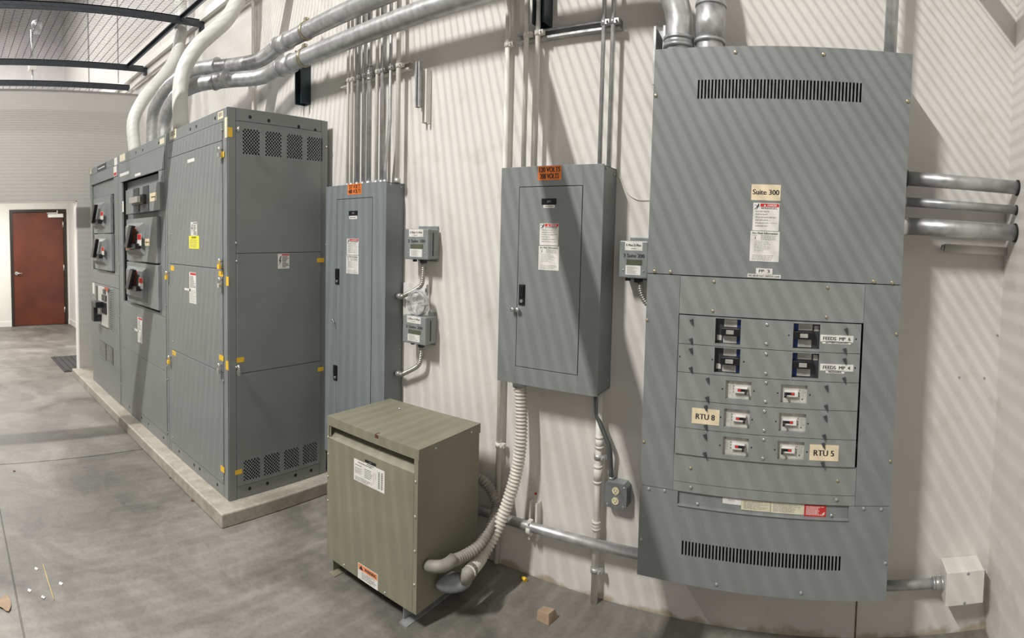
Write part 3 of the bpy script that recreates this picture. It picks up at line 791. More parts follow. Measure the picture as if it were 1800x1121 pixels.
# C: big panelboard
C0, C1, CYF, CZ0, CZ1, CZa, CZb = -.6512, .2958, -.265, .3312, 2.3680, 1.5192, .6895
cC = ([(1148, 98, CZ1), (1139.6, 484, CZa), (1126.6, 849.6, CZb), (1123, 1005, CZ0)],
      [(1615.5, 86, CZ1), (1587, 497.6, CZa), (1560.7, 891.5, CZb), (1549, 1058, CZ0)], C0, C1)
PC = Plane('y', CYF, cC)
tC = thing('power_panelboard', 'very large grey power panelboard with Suite 300 sign and ten breakers, on the right', 'electrical panel', ((C0+C1)/2, 0, CZ0))
m = MB(); shell(m, C0+.004, C1-.004, CYF+.006, -.001, CZ0+.004, CZ1-.004, .002); obj('enclosure', m, 'grey', tC)

def slotted(pl, outer, sl, n, d0, d1, duty=.52):
    mb = frame_plate(MB(), pl, outer, sl, d0, d1); w = (sl[1]-sl[0])/(n - 1 + duty)
    for i in range(n-1): pl.box(mb, sl[0]+w*(i+duty), sl[0]+w*(i+1), sl[2], sl[3], d0, d1)
    return mb
sl = (PC.uz(1226, 160)[0], PC.uz(1521.5, 157)[0], PC.uz(1375, 174)[1], PC.uz(1375, 140)[1])
obj('top_cover', slotted(PC, (C0, C1, CZa+.002, CZ1), sl, 47, -.002, .002), 'grey', tC)
sl = (PC.uz(1199, 965)[0], PC.uz(1472, 995)[0], PC.uz(1335, 993)[1], PC.uz(1335, 967)[1])
rc = (PC.uz(1191.5, 875)[0], PC.uz(1487, 910)[0], PC.uz(1340, 904)[1], CZb+.004)
mb = slotted(PC, (C0, C1, CZ0, rc[2]), sl, 46, -.002, .002); PC.box(mb, C0, rc[0], rc[2], CZb, -.002, .002); PC.box(mb, rc[1], C1, rc[2], CZb, -.002, .002)
bc = obj('bottom_cover', mb, 'grey', tC)
m = MB(); PC.box(m, rc[0]-.01, rc[1]+.01, rc[2]-.01, CZb, -.012, -.008); rb_ = obj('label_strip_plate', m, 'grey', tC)
m = MB(); m.prism([(CYF+.010, rc[2]-.004), (CYF-.008, rc[2]-.001), (CYF-.007, rc[2]+.002), (CYF+.010, rc[2]+.002)], 'x', rc[0], rc[1]); obj('lip', m, 'grey', tC)
uL, uR = PC.uz(1194.5, 560)[0], PC.uz(1519.5, 560)[0]; uL2 = PC.uz(1184, 850)[0]; uR2 = PC.uz(1501, 850)[0]
uL = (uL + uL2)/2; uR = (uR+uR2)/2
m = MB(); PC.box(m, C0, uL-.001, CZb+.002, CZa-.001, -.003, 0); obj('side_trim', m, 'grey', tC)
m = MB(); PC.box(m, uR+.001, C1, CZb+.002, CZa-.001, -.003, 0); obj('side_trim', m, 'grey', tC)
def zC(px, py): return PC.uz(px, py)[1]
rows = [(1355, v) for v in (560.5, 612.5, 663, 713.5, 763.5, 813.5)]
zr = [zC(1355, v) for v in (562, 614, 665, 714.5, 765, 813)]
m = MB(); PC.box(m, uL, uR, zr[0]+.003, CZa-.002, -.003, 0); obj('filler_plate', m, 'greyl', tC)
zf = zC(1345, 863.5)
m = MB(); PC.box(m, uL, uR, zf+.002, zr[5]-.002, -.003, 0); obj('filler_plate', m, 'greyl', tC)
m = MB(); PC.box(m, uL, uR, CZb+.002, zf, -.003, .001); obj('strip_plate', m, 'greyl', tC)

def label_lines(pl, o, r, n, d, ink='inkg'): obj('fine_print', print_lines(MB(), pl, sub(r, .06, .95, .06, .94), n, d, .45, .6), ink, o)
def big_breaker(r, flip, label_, blue='blue'):
    """dark moulded breaker seen through its window; flip = lying the other way round"""
    F_ = (lambda a, b, c, e: sub(r, 1-b, 1-a, 1-e, 1-c)) if flip else (lambda a, b, c, e: sub(r, a, b, c, e))
    o = obj('circuit_breaker', PC.box(MB(), r[0]-.01, r[1]+.01, r[2]-.01, r[3]+.01, -.05, -.018), 'brk', tC, .002); o['label'] = label_
    D = -.018
    obj('blue_strip', PC.box(MB(), *F_(.83, .99, .66, .98), D, D+.001), blue, o); obj('blue_strip', PC.box(MB(), *F_(.83, .99, .02, .31), D, D+.001), blue, o)
    for q, n in (((.31, .82, .66, .97), 8), ((.29, .82, .01, .29), 7)):
        rr = F_(*q); l = obj('rating_label', PC.box(MB(), *rr, D, D+.001), 'brkw', o); 
        mb = print_lines(MB(), PC, sub(rr, .06, .95, .06, .94), n, D+.001, .45, .6); l2 = obj('fine_print', mb, 'inkg', o)
    obj('seal_label', PC.box(MB(), *F_(.04, .22, .10, .31), D, D+.0012), 'brkw', o)
    obj('handle_housing', PC.box(MB(), *F_(.22, .98, .32, .64), D, D+.022), 'black', o, .003)
    tq = F_(.44, .74, .40, .56)
    obj('toggle', PC.box(MB(), *tq, D+.022, D+.030), 'tog', o, .001)
    if flip: obj('trip_mark', PC.box(MB(), *sub(r, .55, .70, .62, .68), D, D+.0015), 'orangeh', o)
    return o
def small_breaker(r, flip, label_):
    m1 = lambda a, b, c, e: (sub(r, 1-b, 1-a, c, e) if flip else sub(r, a, b, c, e))
    o = obj('circuit_breaker', PC.box(MB(), r[0]-.008, r[1]+.008, r[2]-.008, r[3]+.008, -.04, -.008), 'brkw', tC, .001); o['label'] = label_
    D = -.008
    obj('raised_housing', PC.box(MB(), *m1(.34, .86, .32, .66), D, D+.012), 'white', o, .002)
    obj('toggle_slot', PC.box(MB(), *m1(.47, .86, .43, .57), D+.012, D+.0128), 'black', o)
    obj('red_flag', PC.box(MB(), *m1(.48, .60, .44, .56), D+.0128, D+.0138), 'red', o)
    q = m1(.74, .88, .36, .56); c = ((q[0]+q[1])/2, (q[2]+q[3])/2)
    mb = MB(); mb.tube([PC.P(c[0], c[1]+.003, D+.01), PC.P(c[0], c[1]+.001, D+.026), PC.P(c[0], c[1]-.006, D+.032)], .0045, 8); obj('toggle', mb, 'black', o)
    mb = MB()
    for qq, n in (((.40, .82, .74, .95), 4), ((.04, .22, .2, .7), 7), ((.36, .8, .06, .26), 4)): print_lines(mb, PC, m1(*qq), n, D, .35, .5)
    obj('fine_print', mb, 'inkg', o)
    mb = MB(); PC.box(mb, *m1(.26, .264, .02, .98), D, D+.0003)
    for zz in (.33, .5, .65): PC.box(mb, *m1(.28, .31, zz, zz+.035), D, D+.001)
    q = m1(.05, .085, .83, .88) if not flip else sub(r, .80, .85, .16, .21); PC.box(mb, *q, D, D+.001)
    obj('seam_marks', mb, 'ink', o)
    return o
W = []
for i, (yl, xl0, xl1, yr, xr0, xr1, hh) in enumerate((
        (583, 1259, 1303.5, 590, 1395.5, 1442, 44), (633.5, 1257, 1302, 641.5, 1393, 1439.5, 44),
        (685, 1276.5, 1321, 691.5, 1372.5, 1418.5, 32), (734.5, 1273, 1318, 741.5, 1369, 1415.5, 32), (783.5, 1271, 1315.5, 790.5, 1366, 1412, 32))):
    W.append((PC.rect(xl0, yl-hh/2, xl1, yl+hh/2), PC.rect(xr0, yr-hh/2, xr1, yr+hh/2)))
names = ['top', 'second', 'third', 'fourth', 'bottom']
for i in range(5):
    zt, zb = zr[i]-.001, zr[i+1]+.001; l, rr = W[i]; mb = MB(); d0, d1 = -.003, .006
    ua_, ub_ = uL+.003, uR-.007
    zz0 = max(l[2], zb+.004), min(l[3], zt-.004); zz1 = max(rr[2], zb+.004), min(rr[3], zt-.004)
    l = (l[0], l[1], *zz0); rr = (rr[0], rr[1], *zz1); W[i] = (l, rr); mid_ = (l[1]+rr[0])/2
    frame_plate(mb, PC, (ua_, mid_, zb, zt), l, d0, d1); frame_plate(mb, PC, (mid_, ub_, zb, zt), rr, d0, d1)
    obj('breaker_cover_plate', mb, 'greyl', tC)
    if i < 2:
        big_breaker(l, False, 'dark breaker with blue strip, left of the %s row' % names[i]); big_breaker(rr, True, 'dark breaker with blue strip, right of the %s row' % names[i])
    else:
        small_breaker(l, False, 'off-white breaker with red flag, left of the %s row' % names[i]); small_breaker(rr, True, 'off-white breaker with red flag, right of the %s row' % names[i])
# signs
def zl(nm, r, m_, lines, d=.002, lab=None): return label(nm, tC, PC, PC.rect(*r), m_, lines, d=d, lab=lab, t=.0012)
zl('suite_sign', (1323, 325, 1375, 353), 'cream', [('Suite 300', (.05, .95, .36, .68))], lab='cream sign reading Suite 300')
danger_label(tC, PC, PC.rect(1325.5, 357.5, 1372, 406), .002); arc_label(tC, PC, PC.rect(1320.5, 407, 1372, 460), '1', .002)
zl('panel_name_label', (1331, 472, 1360, 482), 'white', [('PP  3', (.18, .82, .25, .78))])
zl('feed_label', (1316, 482.5, 1374.5, 488.5), 'white', [('FED FROM EAST SWITCH GEAR', (.03, .97, .25, .75))])
zl('feeder_label', (1443, 587.5, 1501, 599.5), 'white', [('FEEDS  MP  6', (.09, .91, .25, .75))], d=.006, lab='white label reading FEEDS MP 6')
zl('feeder_sublabel', (1446.5, 598.5, 1496.5, 603), 'white', [('BATTERY CHARGERS', (.12, .9, .2, .8))], d=.006)
zl('feeder_label', (1442, 638.5, 1500, 650.5), 'white', [('FEEDS  MP  4', (.09, .9, .25, .75))], d=.006, lab='white label reading FEEDS MP 4')
zl('feeder_sublabel', (1451.5, 649.5, 1484, 654.5), 'white', [('MEZZANINE', (.15, .85, .2, .8))], d=.006)
zl('breaker_sign', (1217.5, 717.5, 1265.5, 744.5), 'cream', [('RTU 8', (.15, .83, .30, .66))], d=.006, lab='cream sign reading RTU 8')
zl('breaker_sign', (1421.5, 780.5, 1472, 808.5), 'cream', [('RTU 5', (.15, .84, .30, .66))], d=.006, lab='cream sign reading RTU 5')
# instruction labels in the lower strip (turned upside down as in the place)
D = -.008
for nm, r, m_ in (('instruction_label', (1269, 871.5, 1301.5, 886.5), 'white'), ('instruction_label', (1301.5, 874, 1353, 898.5), 'beigel'), ('instruction_label', (1352, 879.5, 1411, 904), 'beigel'), ('hazard_label', (1411, 886.5, 1449, 910), 'red')):
    q = PC.rect(*r); q = (q[0], q[1], max(q[2], rc[2]+.004), min(q[3], CZb-.004)); o = plate(nm, PC, q, D, D+.0008, m_, tC)
    mb = print_lines(MB(), PC, sub(q, .08, .94, .1, .9), 8, D+.0008, .45, .6)
    if m_ == 'white': mb = print_lines(MB(), PC, sub(q, .3, .75, .5, .9), 3, D+.0008, .4, .6)
    if m_ == 'red':
        mb.add([PC.P(q[0]+(q[1]-q[0])*x, q[2]+(q[3]-q[2])*y, D+.0012) for x, y in [(.92, .42), (.80, .22), (.86, .22), (.82, .05), (.97, .28), (.9, .28), (.96, .42)]], [tuple(range(7))])
    obj('fine_print', mb, 'white' if m_ == 'red' else 'inkg', o)
# screws and small dark wedges
sc5 = lambda X, Y: (1120+X/2.548, 60+Y/2.548)
sc6 = lambda X, Y: (1120+X/2.874, 470+Y/2.874)
sc7 = lambda X, Y: (1100+X/3.4615, 830+Y/3.4615)
screws('screw', tC, PC, [sc5(*q) for q in ((443, 91), (850, 83), (78, 298), (1235, 280), (82, 1071), (154, 1073), (1066, 1101), (1149, 1105))], .0075, 'brass', .004, .002)
screws('screw', tC, PC, [sc6(*q) for q in ((393, 77), (968, 98), (386, 224), (960, 248), (55, 272), (1313, 330), (37, 878), (1270, 980), (1005, 1079), (271, 1010))], .006, 'brass', .004, 0)
screws('screw', tC, PC, [sc7(*q) for q in ((396, 84), (1271, 167), (145, 92), (239, 104), (1433, 222), (1539, 228), (102, 395), (1557, 558), (551, 673), (1052, 731))], .0065, 'galvd', .004, .002)
screws('cover_screw', tC, PC, [sc6(*q) for q in ((660, 287), (656, 384), (655, 435), (652, 532), (653, 579), (649, 674), (643, 723), (640, 819), (638, 865), (633, 959))], .006, 'steel', .005, .006)
screws('pin_hole', tC, PC, [sc6(*q) for q in ((770, 340), (1108, 356), (221, 451), (384, 465), (542, 475), (1101, 502), (434, 611), (592, 622), (711, 631), (872, 640), (424, 753), (582, 765), (700, 774), (861, 785), (419, 893), (577, 905), (693, 916), (854, 928))], .003, 'hole', .001, .006)
screws('label_screw', tC, PC, [sc7(433, 190), sc7(1239, 268)], .006, 'steel', .006, -.008)
cm = bpy.data.meshes.new('dark_wedge'); mb = MB()
mb.prism([(-.008, .005), (.002, -.013), (.006, -.012), (.004, .010), (.001, .008)], 'y', -.007, 0)  # small dark triangular wedge, repeated over the breaker cover plates
cm.from_pydata(mb.v, [], mb.f); cm.materials.append(M['brk'])
for q in ((282, 275), (278, 370), (278, 419), (277, 513), (361, 566), (358, 660), (351, 704), (350, 800), (347, 847), (345, 938),
          (1058, 312), (1050, 413), (1049, 464), (1045, 560), (956, 602), (952, 700), (948, 754), (941, 850), (937, 892), (932, 988)):
    o = bpy.data.objects.new('dark_wedge', cm); col.objects.link(o); o.parent = tC
    u, z = PC.uz(*sc6(*q)); o.location = Vector(PC.P(u, z, .006)) - origin(tC)

# ================================================================== PIPES AND CONDUITS
def conduit(name, label_, pts, r, m_, cat='conduit', group=None, couplings=(), n=18, R=.12, clamps=(), smooth=False):
    t = thing(name, label_, cat, tuple(pts[0]), group)
    path = smooth_path(pts, .03) if smooth else (fillet(pts, R) if len(pts) > 2 else pts)
    mb = MB(); mb.tube(path, r, n); obj('tube', mb, m_, t)
    for (p, ax, h, k, mm) in couplings:
        a = Vector(ax).normalized(); c = Vector(p); mb = MB(); mb.tube([c-a*h/2, c+a*h/2], r*k, n)
        for s in (-1, 1): mb.tube([c+a*(s*h/2-.006), c+a*(s*h/2+.006)], r*(k+.06), n)
        obj('coupling', mb, mm, t)
    return t
def clamp(name, label_, c, ax, r, m_='galv', group='pipe clamps on the wall channels', wall_y=0):
    """two-piece strap round a pipe, bolted in front of a channel"""
    t = None; a = Vector(ax).normalized(); c = Vector(c); mb = MB()
    mb.tube([c-a*.011, c+a*.011], r+.004, 16)
    side = Vector((1, 0, 0)) if abs(a.z) > .5 else Vector((0, 0, 1))
    p = c + side*(r+.010); mb.box(p.x-.010, p.x+.010, c.y-.012, c.y+.012, p.z-.010, p.z+.010)
    q = p + Vector((0, -.02, 0)); mb.tube([q+Vector((0, .012, 0)), q, q+Vector((0, -.004, 0))], .005, 8)
    return mb
def at3(L): return [at(*q) for q in L]

# galvanised pair running along the top of the wall into the big panelboard
E2 = at3([('y', -.6, 288.5, 240), ('y', -.6, 289, 215), ('y', -.6, 297, 190), ('y', -.6, 315, 165), ('y', -.52, 350, 148), ('y', -.38, 400, 141), ('y', -.24, 455, 136)])
E2 = [Vector((E2[0].x, E2[0].y, GT+.001)), Vector((E2[0].x, E2[0].y, GT+.05))] + E2[1:]
E2 += [Vector((-3.13, -.2, 2.745)), Vector((-2.9, -.2, 2.745)), Vector((-2.4, -.2, 2.745)), Vector((-1.6, -.2, 2.75)), Vector((-1.0, -.19, 2.755)), Vector((-.78, -.18, 2.74)), Vector((-.65, -.155, 2.66)), Vector((-.600, -.142, 2.55)), Vector((-.595, -.14, 2.45)), Vector((-.594, -.14, CZ1-.003))]
R_E = .053
mid2 = at('y', -.35, 404, 140)
cE2 = conduit('large_conduit', 'lower of the two thick galvanised conduits bending along the wall above the panels', E2, R_E, 'galv', group='thick galvanised conduits', smooth=True,
    couplings=[(at('y', -.42, 388, 141), (1, .35, 0), .11, 1.09, 'galv'), ((-2.99, -.2, 2.745), (1, 0, 0), .12, 1.09, 'galv'), ((-.594, -.14, 2.43), (0, 0, 1), .03, 1.12, 'galvd')], n=24)
E1 = at3([('y', -.5, 267, 240), ('y', -.5, 269, 205), ('y', -.5, 280, 175), ('y', -.48, 305, 145), ('y', -.40, 345, 122), ('y', -.28, 400, 116), ('y', -.18, 455, 106)])
E1 = [Vector((E1[0].x, E1[0].y, GT+.001)), Vector((E1[0].x, E1[0].y, GT+.05))] + E1[1:]
E1 += [Vector((-3.13, -.142, 2.932)), Vector((-2.8, -.142, 2.937)), Vector((-2.2, -.142, 2.942)), Vector((-1.4, -.142, 2.942)), Vector((-.85, -.142, 2.942)), Vector((-.64, -.142, 2.90)), Vector((-.52, -.14, 2.78)), Vector((-.474, -.14, 2.64)), Vector((-.470, -.14, 2.5)), Vector((-.470, -.14, CZ1-.003))]
cE1 = conduit('large_conduit', 'upper of the two thick galvanised conduits bending along the wall above the panels', E1, R_E, 'galv', group='thick galvanised conduits', smooth=True,
    couplings=[(at('y', -.33, 374, 118), (1, .3, 0), .11, 1.09, 'galv'), ((-3.12, -.142, 2.932), (1, 0, 0), .12, 1.09, 'galv'), ((-.470, -.14, 2.50), (0, 0, 1), .14, 1.10, 'galv')], n=24)
for (t, c, r_) in ((cE2, (-2.80, -.2, 2.745), R_E), (cE1, (-2.86, -.142, 2.937), R_E)):
    mb = MB(); c = Vector(c); mb.tube([c-Vector((.012, 0, 0)), c+Vector((.012, 0, 0))], r_+.006, 20)
    mb.box(c.x-.012, c.x+.012, c.y-.012, c.y+.012, c.z+r_, c.z+r_+.03); mb.tube([c+Vector((-.03, 0, r_+.018)), c+Vector((.03, 0, r_+.018))], .004, 8); obj('strap', mb, 'brass', t)
# pale painted pipes rising out of the switchgear
W2 = [Vector((-3.56, -.69, GT+.001)), Vector((-3.56, -.69, GT+.05))] + at3([('x', -3.58, 317, 200), ('x', -3.6, 317, 155), ('x', -3.6, 325, 118), ('x', -3.6, 345, 84), ('x', -3.6, 368, 62), ('x', -3.6, 395, 38), ('x', -3.6, 412, 12), ('x', -3.6, 420, -14)])
p = W2[-1]; W2 += [Vector((p.x, p.y+.02, p.z+.5)), Vector((p.x, p.y+.02, p.z+1.2))]
conduit('painted_pipe', 'thick pale pipe rising in an S bend from the nearest switchgear cabinet', W2, .056, 'pvc', 'pipe', 'thick pale pipes above the switchgear', smooth=True, n=24)
W1 = [at('x', -4.60, 233, 268)]; W1 = [Vector((-4.62, -.66, GT+.001)), Vector((-4.62, -.66, GT+.05))] + at3([('x', -4.65, 234, 215), ('x', -4.68, 249, 180), ('x', -4.70, 268, 155), ('x', -4.72, 290, 130), ('x', -4.74, 308, 102), ('x', -4.74, 316, 72), ('x', -4.74, 318, 45)])
p = W1[-1]; W1 += [Vector((p.x, p.y, p.z+.6)), Vector((p.x, p.y, p.z+1.3))]
conduit('painted_pipe', 'thick pale pipe rising in an S bend from the middle switchgear cabinet', W1, .056, 'pvc', 'pipe', 'thick pale pipes above the switchgear', smooth=True, n=24)

# bundle of vertical conduits above panel A
bund = [(610.8, 612, .0085, 'whitep'), (619.6, 617, .0095, 'whitep'), (629.3, 627.7, .0095, 'galvd'), (638.8, 637.3, .0085, 'galv'), (649.5, 648, .0145, 'galv'),
        (663.9, 660.5, .0095, 'whitep'), (673, 669, .0105, 'galv'), (686.5, 677, .010, 'galv'), (702, 696.7, .0135, 'whitep')]
what = ['white conduit at the far left of the row above the tall narrow panel', 'second conduit from the left, white, above the tall narrow panel', 'third conduit from the left, dark grey, above the tall narrow panel',
        'fourth conduit from the left, thin galvanised, above the tall narrow panel', 'thick galvanised conduit with a screwed coupling, above the tall narrow panel', 'white conduit just right of the thick one with the coupling',
        'straight galvanised conduit left of the bent one, above the tall narrow panel', 'galvanised conduit with a bend low down, above the tall narrow panel', 'thick white conduit at the far right of the row above the tall narrow panel']
for k, (pt, pb, r_, m_) in enumerate(bund):
    yy = -.062
    a = at('y', yy, pt, 140); b_ = at('y', yy, pb, 318)
    if k == 7:
        c = at('y', yy, 686, 240); pts = [Vector((b_.x, yy, AZ1-.004)), Vector((b_.x, yy, 2.03)), Vector((a.x, yy, 2.28)), Vector((a.x, yy, 3.5))]
    else:
        x = (a.x + b_.x)/2; pts = [Vector((x, yy, AZ1-.004)), Vector((x, yy, 3.5))]
    cps = []
    x = pts[-1].x; zc_ = at('y', yy, pt, 134 - (k*2.2)).z
    if k == 4: cps.append(((x, yy, at('y', yy, 649, 128).z), (0, 0, 1), .075, 1.18, 'galv'))
    t = conduit('vertical_conduit', what[k], pts, r_, m_, group='conduits above the tall narrow panel', couplings=cps, R=.2, n=14)
    mb = MB(); mb.tube([(pts[0].x, yy, AZ1-.004), (pts[0].x, yy, AZ1+.02)], r_*1.35, 12); obj('connector', mb, 'galv', t)
    zst = 2.575
    obj('clamp', clamp('', '', (x, yy, zst), (0, 0, 1), r_), 'galv' if m_ != 'whitep' else 'whitep', t)

def channel(mb, axis, a, b, c1, c2, w=.041, d=.041, t=.003, slots=False):
    """slotted strut channel, open side away from the wall. axis: run direction; (c1: x or z centre) at wall y=c2"""
    if axis == 'x':
        mb.box(a, b, c2-t, c2, c1-w/2, c1+w/2); mb.box(a, b, c2-d+t, c2-t, c1-w/2, c1-w/2+t); mb.box(a, b, c2-d+t, c2-t, c1+w/2-t, c1+w/2)
        mb.box(a, b, c2-d, c2-d+t, c1-w/2, c1-w/2+.010); mb.box(a, b, c2-d, c2-d+t, c1+w/2-.010, c1+w/2)
    else:
        mb.box(c1-w/2, c1+w/2, c2-t, c2, a, b); mb.box(c1-w/2, c1-w/2+t, c2-d+t, c2-t, a, b); mb.box(c1+w/2-t, c1+w/2, c2-d+t, c2-t, a, b)
        mb.box(c1-w/2, c1-w/2+.010, c2-d, c2-d+t, a, b); mb.box(c1+w/2-.010, c1+w/2, c2-d, c2-d+t, a, b)
    return mb
o = obj('strut_channel', channel(MB(), 'x', -2.64, -2.075, 2.573, -.001), 'whitep'); tag(o, 'white painted strut channel behind the row of conduits above the tall narrow panel', 'bracket', 'strut channels')
o = obj('strut_channel', channel(MB(), 'x', -1.395, -.885, 2.577, -.001), 'galv'); tag(o, 'galvanised strut channel above the 120/208 volts panel', 'bracket', 'strut channels')
o = obj('strut_bracket', channel(MB(), 'z', 2.525, 2.88, -3.03, -.001, w=.072, d=.08, t=.005), 'strutd'); tag(o, 'black upright channel bracket under the thick galvanised conduits, above the switchgear', 'bracket', 'black wall brackets')
o = obj('strut_bracket', channel(MB(), 'z', 2.615, 3.0, -1.262, -.001, w=.062, d=.08, t=.005), 'strutd'); tag(o, 'black upright channel bracket above the 120/208 volts panel at the top edge', 'bracket', 'black wall brackets')
t = thing('strut_bracket', 'short galvanised upright bracket on the bare wall between the two breaker panels', 'bracket', (-1.99, 0, 2.25), 'strut channels')
obj('channel', channel(MB(), 'z', 2.25, 2.53, -1.965, -.001, w=.036, d=.04), 'whitep', t); obj('channel', channel(MB(), 'z', 2.33, 2.57, -1.988, -.043, w=.03, d=.025), 'galv', t)
o = obj('strut_bracket', channel(MB(), 'z', 2.30, 2.54, -.70, -.001, w=.05, d=.06), 'galvd'); tag(o, 'short steel upright channel peeking out above the left end of the big panelboard', 'bracket', 'strut channels')

# single vertical conduits on the wall
def vert(label_, pxt, pyt, r_, m_, z0, z1, y=-.035, group=None, cl=(), ccol='galv', extra=None):
    x = at('y', y, pxt, pyt).x
    t = conduit('vertical_conduit', label_, [Vector((x, y, z0)), Vector((x, y, z1))], r_, m_, group=group, n=14, couplings=[((x, y, z), (0, 0, 1), h, 1.2, m_) for z, h in (extra or ())])
    for z in cl: obj('clamp', clamp('', '', (x, y, z), (0, 0, 1), r_), ccol, t)
    return t, x
vert('slim white conduit on the wall between the switchgear and the black bracket', 445, 100, .0125, 'whitep', .05, 4.5, y=-.03)
vert('white conduit running floor to top just left of the 120/208 volts panel', 890, 200, .0135, 'whitep', .02, 3.4, y=-.032, cl=(2.56, .62), ccol='whitep')
gB = 'conduits above the 120/208 volts panel'
vert('left of two white conduits entering the top of the 120/208 volts panel', 923.5, 150, .0115, 'whitep', BZ1-.004, 3.4, y=-.06, group=gB, cl=(2.577,), ccol='whitep')
vert('right of two white conduits entering the top of the 120/208 volts panel', 942, 200, .0115, 'whitep', BZ1-.004, 3.4, y=-.06, group=gB, cl=(2.577,), ccol='whitep')
vert('left of two bare steel conduits entering the top of the 120/208 volts panel', 1058.5, 140, .0095, 'galv', BZ1-.004, 3.4, y=-.06, group=gB, cl=(2.577,))
vert('right of two bare steel conduits entering the top of the 120/208 volts panel', 1074.5, 140, .0095, 'galv', BZ1-.004, 3.4, y=-.06, group=gB, cl=(2.577,))
vert('galvanised conduit rising from the top right of the big panelboard', 1566, 60, .025, 'galv', CZ1-.004, 3.4, y=-.14)

# white pipe with couplings under panel B
x = at('y', -.04, 1051, 830).x
t = conduit('wall_pipe', 'white painted pipe from under the 120/208 volts panel to the floor', [Vector((at('y', -.04, 1056, 700).x-.004, -.04, BZ0+.006)), Vector((x+.002, -.04, .55)), Vector((x, -.04, 0.0))], .0155, 'whitep', 'pipe', R=.3, n=16,
            couplings=[((x+.004, -.04, .742), (0, 0, 1), .045, 1.25, 'whitep'), ((x+.001, -.04, .595), (0, 0, 1), .07, 1.25, 'whitep'), ((x, -.04, .36), (0, 0, 1), .03, 1.22, 'whitep')])
for z in (.675, .155): obj('clamp', clamp('', '', (x, -.04, z), (0, 0, 1), .016), 'galv', t)
# horizontal conduit low on the wall
a = at('y', -.065, 872, 909); b_ = at('y', -.065, 1123, 973)
t = conduit('low_conduit', 'bare galvanised conduit running low along the wall into the big panelboard', [Vector((-1.85, -.065, a.z)), Vector((C0+.02, -.065, b_.z))], .0235, 'galv', n=20)
c = at('y', -.065, 932, 930); obj('clamp', clamp('', '', (c.x, -.065, a.z), (1, 0, 0), .0235), 'whitep', t)

p = at('y', -.02, 940, 915)
o = obj('strut_bracket', channel(MB(), 'z', .20, .385, p.x, -.001, w=.045, d=.04), 'whitep'); tag(o, 'white painted short strut bracket holding the low horizontal conduit', 'bracket', 'strut channels')
# conduits from the panelboard to the right wall
gG = 'horizontal conduits entering the right wall'
for lab, y, py, r_, ck, mm in (('thick galvanised conduit into the right wall, top of three', -.13, 320, .0285, 1.18, 'dark'), ('thin galvanised conduit into the right wall, middle of three', -.13, 360.5, .0185, 1.1, 'galvd'), ('thickest galvanised conduit into the right wall, lowest of three', -.13, 402, .0345, 1.1, 'steel')):
    z = at('y', y, 1690, py+1).z
    t = conduit('side_conduit', lab, [Vector((C1-.006, y, z)), Vector((RX+.01, y, z))], r_, 'galvd' if r_ < .02 else 'galv', group=gG, n=24)
    mb = MB(); mb.tube([(C1-.004, y, z), (C1+(.03 if r_ > .03 else .022), y, z)], r_*ck, 24); obj('connector', mb, mm, t)
    mb = MB(); mb.tube([(RX-.006, y, z), (RX-.001, y, z)], r_*1.15, 24); obj('wall_ring', mb, 'hole', t)
z = at('y', -.03, 1700, 438).z
t = conduit('stub_pipe', 'short white painted stub pipe on the wall under the three right conduits', [Vector((at('y', -.03, 1660, 438).x, -.025, z)), Vector((RX-.001, -.025, z))], .0185, 'whitep', 'pipe')
mb = MB(); x = at('y', -.03, 1660, 438).x; mb.tube([(x-.012, -.025, z+.004), (x-.002, -.025, z+.002)], .012, 12); obj('pipe_cap', mb, 'galvd', t)
# white junction box low right
JX0, JX1, JZ0, JZ1, JY = .563, .722, .197, .335, -.115
t = thing('junction_box', 'white painted metal junction box in the lower right corner by the right wall', 'electrical box', ((JX0+JX1)/2, 0, JZ0))
m = MB(); m.box(JX0, JX1, JY, -.001, JZ0, JZ1); obj('box_body', m, 'whitep', t, .002)
m = MB(); m.box(JX0-.001, JX1+.001, JY-.004, JY, JZ0-.001, JZ1+.001); obj('box_cover', m, 'whitep', t, .002)
PJ = Plane('y', JY-.004); screws('screw', t, PJ, [((JX0+JX1)/2+.01, JZ1-.008), ((JX0+JX1)/2, JZ0+.008)], .006, 'galvd', .003, 0, raw=True)
t = conduit('side_conduit', 'galvanised conduit from the panelboard to the white junction box', [Vector((C1-.006, -.06, .262)), Vector((JX0, -.06, .262))], .0205, 'galvd', n=20, couplings=[((JX0-.022, -.06, .262), (1, 0, 0), .035, 1.22, 'galv')])
m = MB()
for k in (0, 1): m.tube([(JX0-.032+k*.018, -.06, .262+.02), (JX0-.032+k*.018, -.06, .262+.036)], .004, 8)
obj('set_screw', m, 'galv', t)

# receptacle box with its conduit
QX0, QX1, QZ0, QZ1 = at('y', -.05, 1063, 870).x, at('y', -.05, 1102.5, 870).x, at('y', -.05, 1082, 893).z, at('y', -.05, 1082, 848).z
t = thing('outlet_box', 'grey metal outlet box with an ivory duplex receptacle on the wall', 'outlet', ((QX0+QX1)/2, 0, QZ0))
w, h = QX1-QX0, QZ1-QZ0; ch = .014
poly = [(QX0+ch, QZ0), (QX1-ch, QZ0), (QX1, QZ0+ch), (QX1, QZ1-ch), (QX1-ch, QZ1), (QX0+ch, QZ1), (QX0, QZ1-ch), (QX0, QZ0+ch)]
m = MB(); m.prism(poly, 'y', -.048, -.001); obj('box_body', m, 'meter', t, .002)
M['boxc'] = mat('outlet_cover_steel', (.20, .21, .21), .35, .3, .15, 30)
m = MB(); m.prism(poly, 'y', -.054, -.0481); cv = obj('cover_plate', m, 'boxc', t, .002)
cx_ = (QX0+QX1)/2
